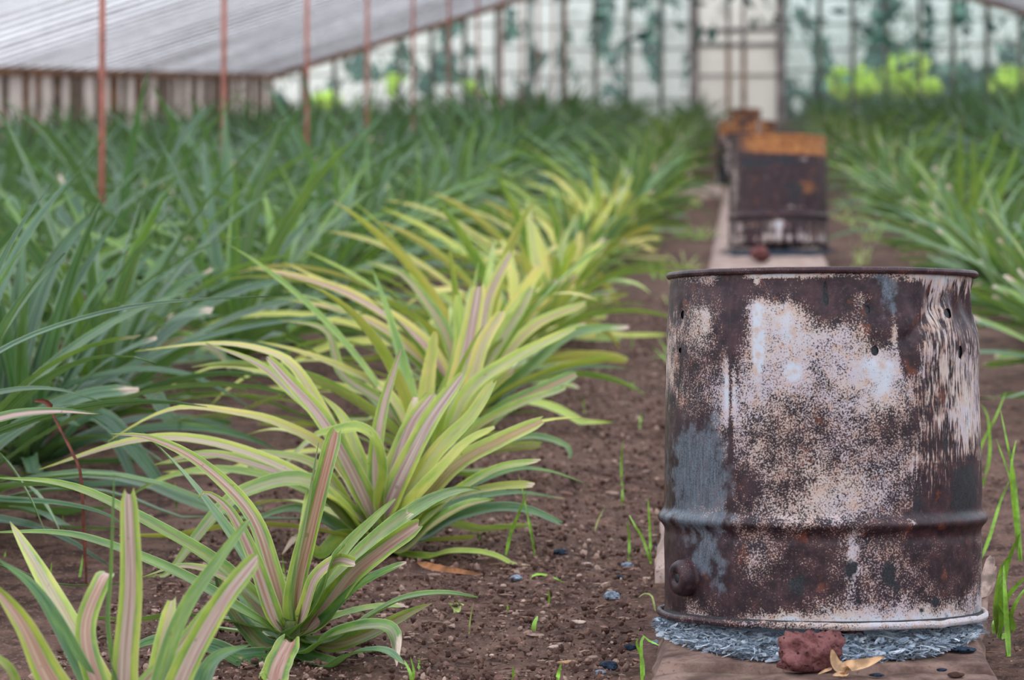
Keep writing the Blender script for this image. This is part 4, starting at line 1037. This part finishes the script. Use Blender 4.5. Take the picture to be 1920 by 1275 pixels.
side_wall('wall_left',XL,M['sidewash'],4); side_wall('wall_right',XR,M['sidewash'],5)
# far wall: glazing bars every 0.6 m, panes between, a double door in the middle
wf=empty('wall_far',(0,YW,gz(0,YW))); struct(wf); O=np.array([0,YW,gz(0,YW)])
DX0,DX1=-.90,.66
def pxx(px): return at(px,150,1)[0]
def wallx(px):
    r=FW+RT*(px-960)/F; return YW/r[1]*r[0]
DX0,DX1=wallx(1302),wallx(1465)
bars=[]
k=0; x=DX0
pitch=abs(wallx(1237)-wallx(1299))
xs_l=[DX0-pitch*i for i in range(1,16)]; xs_r=[wallx(1537)+pitch*i for i in range(-0,13)]
xs_l=[x for x in xs_l if x>XL+.2]; xs_r=[x for x in xs_r if x<XR-.2]
g0=gz(0,YW)
def glz(lo,hi,z0,z1,n,mat):
    mb=MB(); mb.box((lo,YW-.004,z0),(hi,YW+.004,z1)); o=mb.build(f'window_{n}',mat,smooth=False); struct(o)
    b=MB(); zz=z0+.42+.05*(n%3)
    while zz<z1-.1:
        b.box((lo,YW-.012,zz-.011),(hi,YW+.012,zz+.011)); zz+=.46
    if b.n: b.build('muntin',M['greenwood'],o,smooth=False)
allx=sorted([XL]+xs_l+[DX0]); n=1
for a,b in zip(allx[:-1],allx[1:]):
    z1=min(roofz(a,YW),roofz(b,YW))-.02; glz(a,b,g0+.12,z1+.09,n,M['glass']); n+=1
allx=sorted([DX1]+xs_r+[XR])
for a,b in zip(allx[:-1],allx[1:]):
    z1=min(roofz(a,YW),roofz(b,YW))-.02; glz(a,b,g0+.12,z1+.09,n,M['glassR']); n+=1
for x in xs_l+xs_r:
    mb=MB(); w=.035; mb.box((x-w,YW-.07,g0-.1),(x+w,YW+.03,roofz(x,YW)-.03)); o=mb.build('mullion',M['greenwood'],wf,smooth=False,origin=O)
for a,b in ((XL,DX0),(DX1,XR)):
    mb=MB(); mb.box((a,YW-.08,g0-.1),(b,YW+.06,g0+.14)); mb.build('sill',M['greywood'],wf,smooth=False,origin=O)
mb=MB()
for x in (DX0,DX1): mb.box((x-.075,YW-.12,g0-.1),(x+.075,YW+.05,roofz(x,YW)-.02))
fr=mb.build('door_1',M['greywood'],smooth=False); struct(fr)
# door leaves with glass
zt=[at(1382,y,YW/FW[1])[2] for y in (60,88,145)]
mid=wallx(1380)
for a,b in ((DX0+.075,mid-.13),(mid+.13,DX1-.075)):
    mb=MB(); mb.box((a,YW-.006,g0+.05),(b,YW+.006,roofz(0,YW)-.1)); mb.build('door_pane',M['glassD'],fr,smooth=False)
mb=MB(); mb.box((mid-.13,YW-.006,g0+.05),(mid+.13,YW+.006,roofz(0,YW)-.1)); mb.build('door_pane',M['glassD'],fr,smooth=False)
for x in (wallx(1366),wallx(1395)):
    mb=MB(); mb.box((x-.035,YW-.05,g0),(x+.035,YW+.02,zt[1])); mb.build('door_stile',M['doorwood'],fr,smooth=False)
    mb=MB(); mb.box((x-.03,YW-.05,zt[1]),(x+.03,YW+.02,roofz(0,YW)-.1)); mb.build('upper_stile',M['greywood'],fr,smooth=False)
for q,z in enumerate(zt):
    mb=MB(); h=.035 if q<2 else .015; mb.box((DX0+.07,YW-.055,z-h),(DX1-.07,YW+.025,z+h)); mb.build('door_rail',M['greywood'],fr,smooth=False)
# steel posts
k=0; y=12.6
while y<46:
    p=on_slope(1,1); X=-3.09
    mb=MB(); mb.tube([(X,y,gz(X,y)-.1),(X,y,gz(X,y)+1),(X,y,roofz(X,y)-.05)],.016,12)
    root=mb.build('support_post',M['post'],origin=(X,y,gz(X,y)))
    names=['nearest','second','third','fourth','fifth','sixth','seventh','eighth','ninth','tenth','eleventh','twelfth']
    tag(root,f'thin red-painted steel post, {names[k]} from the left' if k else 'thin red-painted steel post, nearest and leftmost','post','red posts in a line through the left bed')
    b=MB(); b.box((-.05,-.05,roofz(X,y)-gz(X,y)-.06),(.05,.05,roofz(X,y)-gz(X,y)-.035)); b.build('top_plate',M['post'],root,smooth=False)
    y+=3.0; k+=1

# ------------------------------------------------------------------ outdoors behind the glass
def bush(name,x,y,w,h,mat,lab,cat,seed,n=1500,trunk=False,leaf=.09,zb=0.0):
    r=np.random.RandomState(seed); base=np.array([x,y,gz(x,y)]); root=empty(name,base,lab,cat)
    mb=MB(); V=[];Fc=[];T=[]
    zc=h*.5+zb; 
    for i in range(n):
        d=r.normal(size=3); d/=np.linalg.norm(d); q=r.rand()**.4
        p=d*q*np.array([w/2,w/2.4,h/2])*(1+.35*(fbm(np.array([d[0]*2+seed]),np.array([d[2]*2]),seed)[0]-.47)*2)+np.array([0,0,zc])
        a=r.normal(size=3); a/=np.linalg.norm(a); b=np.cross(a,r.normal(size=3)); b/=np.linalg.norm(b); L=leaf*r.uniform(.6,1.5)
        k=len(V); V+=[p-a*L,p+b*L*.4,p+a*L,p-b*L*.4]; Fc.append((k,k+1,k+2,k+3)); c=r.rand(); T+=[(c,0,0,0)]*4
    mb.add(np.array(V),Fc,None,np.array(T)); mb.build('foliage',mat,root,smooth=False)
    t=MB(); t.tube([(0,0,-.1),(.05,0,zc*.6),(0,.03,zc)],[.03+.015*h,.02+.01*h,.01],8); t.build('trunk' if trunk else 'stem',M['bark'],root)
for i,(px,y,w,h,zb,lab) in enumerate(((1600,51.5,1.1,.75,.45,'bright lime bush outside the glass, left one of the right-hand group'),(1690,52,1.1,.95,.5,'bright lime bush outside the glass, tallest of the right-hand group'),(1745,51,.5,.35,.55,'small lime bush outside the glass, right of the tallest'),
    (1895,51.5,.8,.7,.45,'bright lime bush outside the glass at the right edge'),(742,51,.5,.5,.6,'lime plant outside the glass left of the fifth post'),(873,51,.32,.30,.66,'round lime plant outside the far glass, left of centre'),(930,52,.5,.3,.5,'low lime plant outside the glass near the middle'),(620,51,1.0,.35,.4,'low yellowish plant outside the glass by the left corner'))):
    r=FW+RT*(px-960)/F; bush('bush',y/r[1]*r[0],y,w,h,M['lime'],lab,'bush',60+i,n=int(900*max(.35,w)),leaf=.07,zb=zb)
bush('hedge',1.0,57,25,2.5,M['hedge'],'long dark green hedge behind the lime bushes, outside the far glass wall','hedge',77,n=9000,leaf=.16,zb=-.2)
for i,(px,y,w,h,zb) in enumerate(((640,60,4,4,-.8),(1010,58,3,3.6,.0),(1160,64,4,6,.5),(1250,60,2.6,3.4,-.2),(1490,57,2.4,5,.4),(1580,66,5,8,1.0),(1700,60,4,6.5,2.0),(1800,58,3,5,1.5),(1900,64,5,8,.0),(820,62,3.5,5,-.2),(1400,70,6,4,1),(1640,74,9,7,-1.0),(1780,76,9,8,-1.0),(1930,75,8,8,-1.0),(1080,76,9,5.5,.5),(880,76,9,5,.3),(700,76,9,4,0))):
    r=FW+RT*(px-960)/F
    bush('tree',y/r[1]*r[0],y,w,h,M['hedge'],'dark green tree seen through the whitewashed glass, '+['at the left corner','left of the middle','in the middle','just left of the door','just right of the door','far behind the right panes','above the lime bushes','right of the lime bushes','at the right frame edge','behind the left posts','behind the door','farthest, behind the lime bushes','farthest, right of the lime bushes','farthest, beyond the right edge','farthest, left of the door','farthest, behind the middle posts','farthest, by the left corner'][i],'tree',80+i,n=2600,trunk=True,leaf=.26,zb=zb)

# ------------------------------------------------------------------ light
w=bpy.data.worlds.new('sky'); bpy.context.scene.world=w; w.use_nodes=True; nt=w.node_tree; nt.nodes.clear()
bg=nt.nodes.new('ShaderNodeBackground'); ow=nt.nodes.new('ShaderNodeOutputWorld')
tc=nt.nodes.new('ShaderNodeTexCoord'); sx=nt.nodes.new('ShaderNodeSeparateXYZ'); cr=nt.nodes.new('ShaderNodeValToRGB')
nt.links.new(tc.outputs['Generated'],sx.inputs[0]); nt.links.new(sx.outputs[2],cr.inputs[0])
cr.color_ramp.elements[0].position=0.0; cr.color_ramp.elements[0].color=(.80,.86,.92,1)
cr.color_ramp.elements[1].position=.6; cr.color_ramp.elements[1].color=(1,1,1,1)
nt.links.new(cr.outputs[0],bg.inputs[0]); bg.inputs[1].default_value=1.25; nt.links.new(bg.outputs[0],ow.inputs[0])
sun=bpy.data.lights.new('sun','SUN'); sun.energy=2.2; sun.angle=math.radians(12); sun.color=(1,.96,.9)
so=bpy.data.objects.new('sun',sun); C.objects.link(so); so.rotation_euler=(math.radians(38),0,math.radians(-35))

cam=bpy.data.cameras.new('camera'); co=bpy.data.objects.new('camera',cam); C.objects.link(co)
co.location=tuple(CAM); co.rotation_euler=(math.pi/2+TH,0,PSI)
cam.sensor_width=36; cam.lens=F*36/1920; cam.clip_start=.05; cam.clip_end=300
cam.dof.use_dof=True; cam.dof.focus_distance=4.95; cam.dof.aperture_fstop=4.4; cam.dof.aperture_blades=0
sc=bpy.context.scene; sc.camera=co
sc.view_settings.view_transform='Standard'; sc.view_settings.look='None'; sc.view_settings.gamma=1; sc.view_settings.exposure=1.24
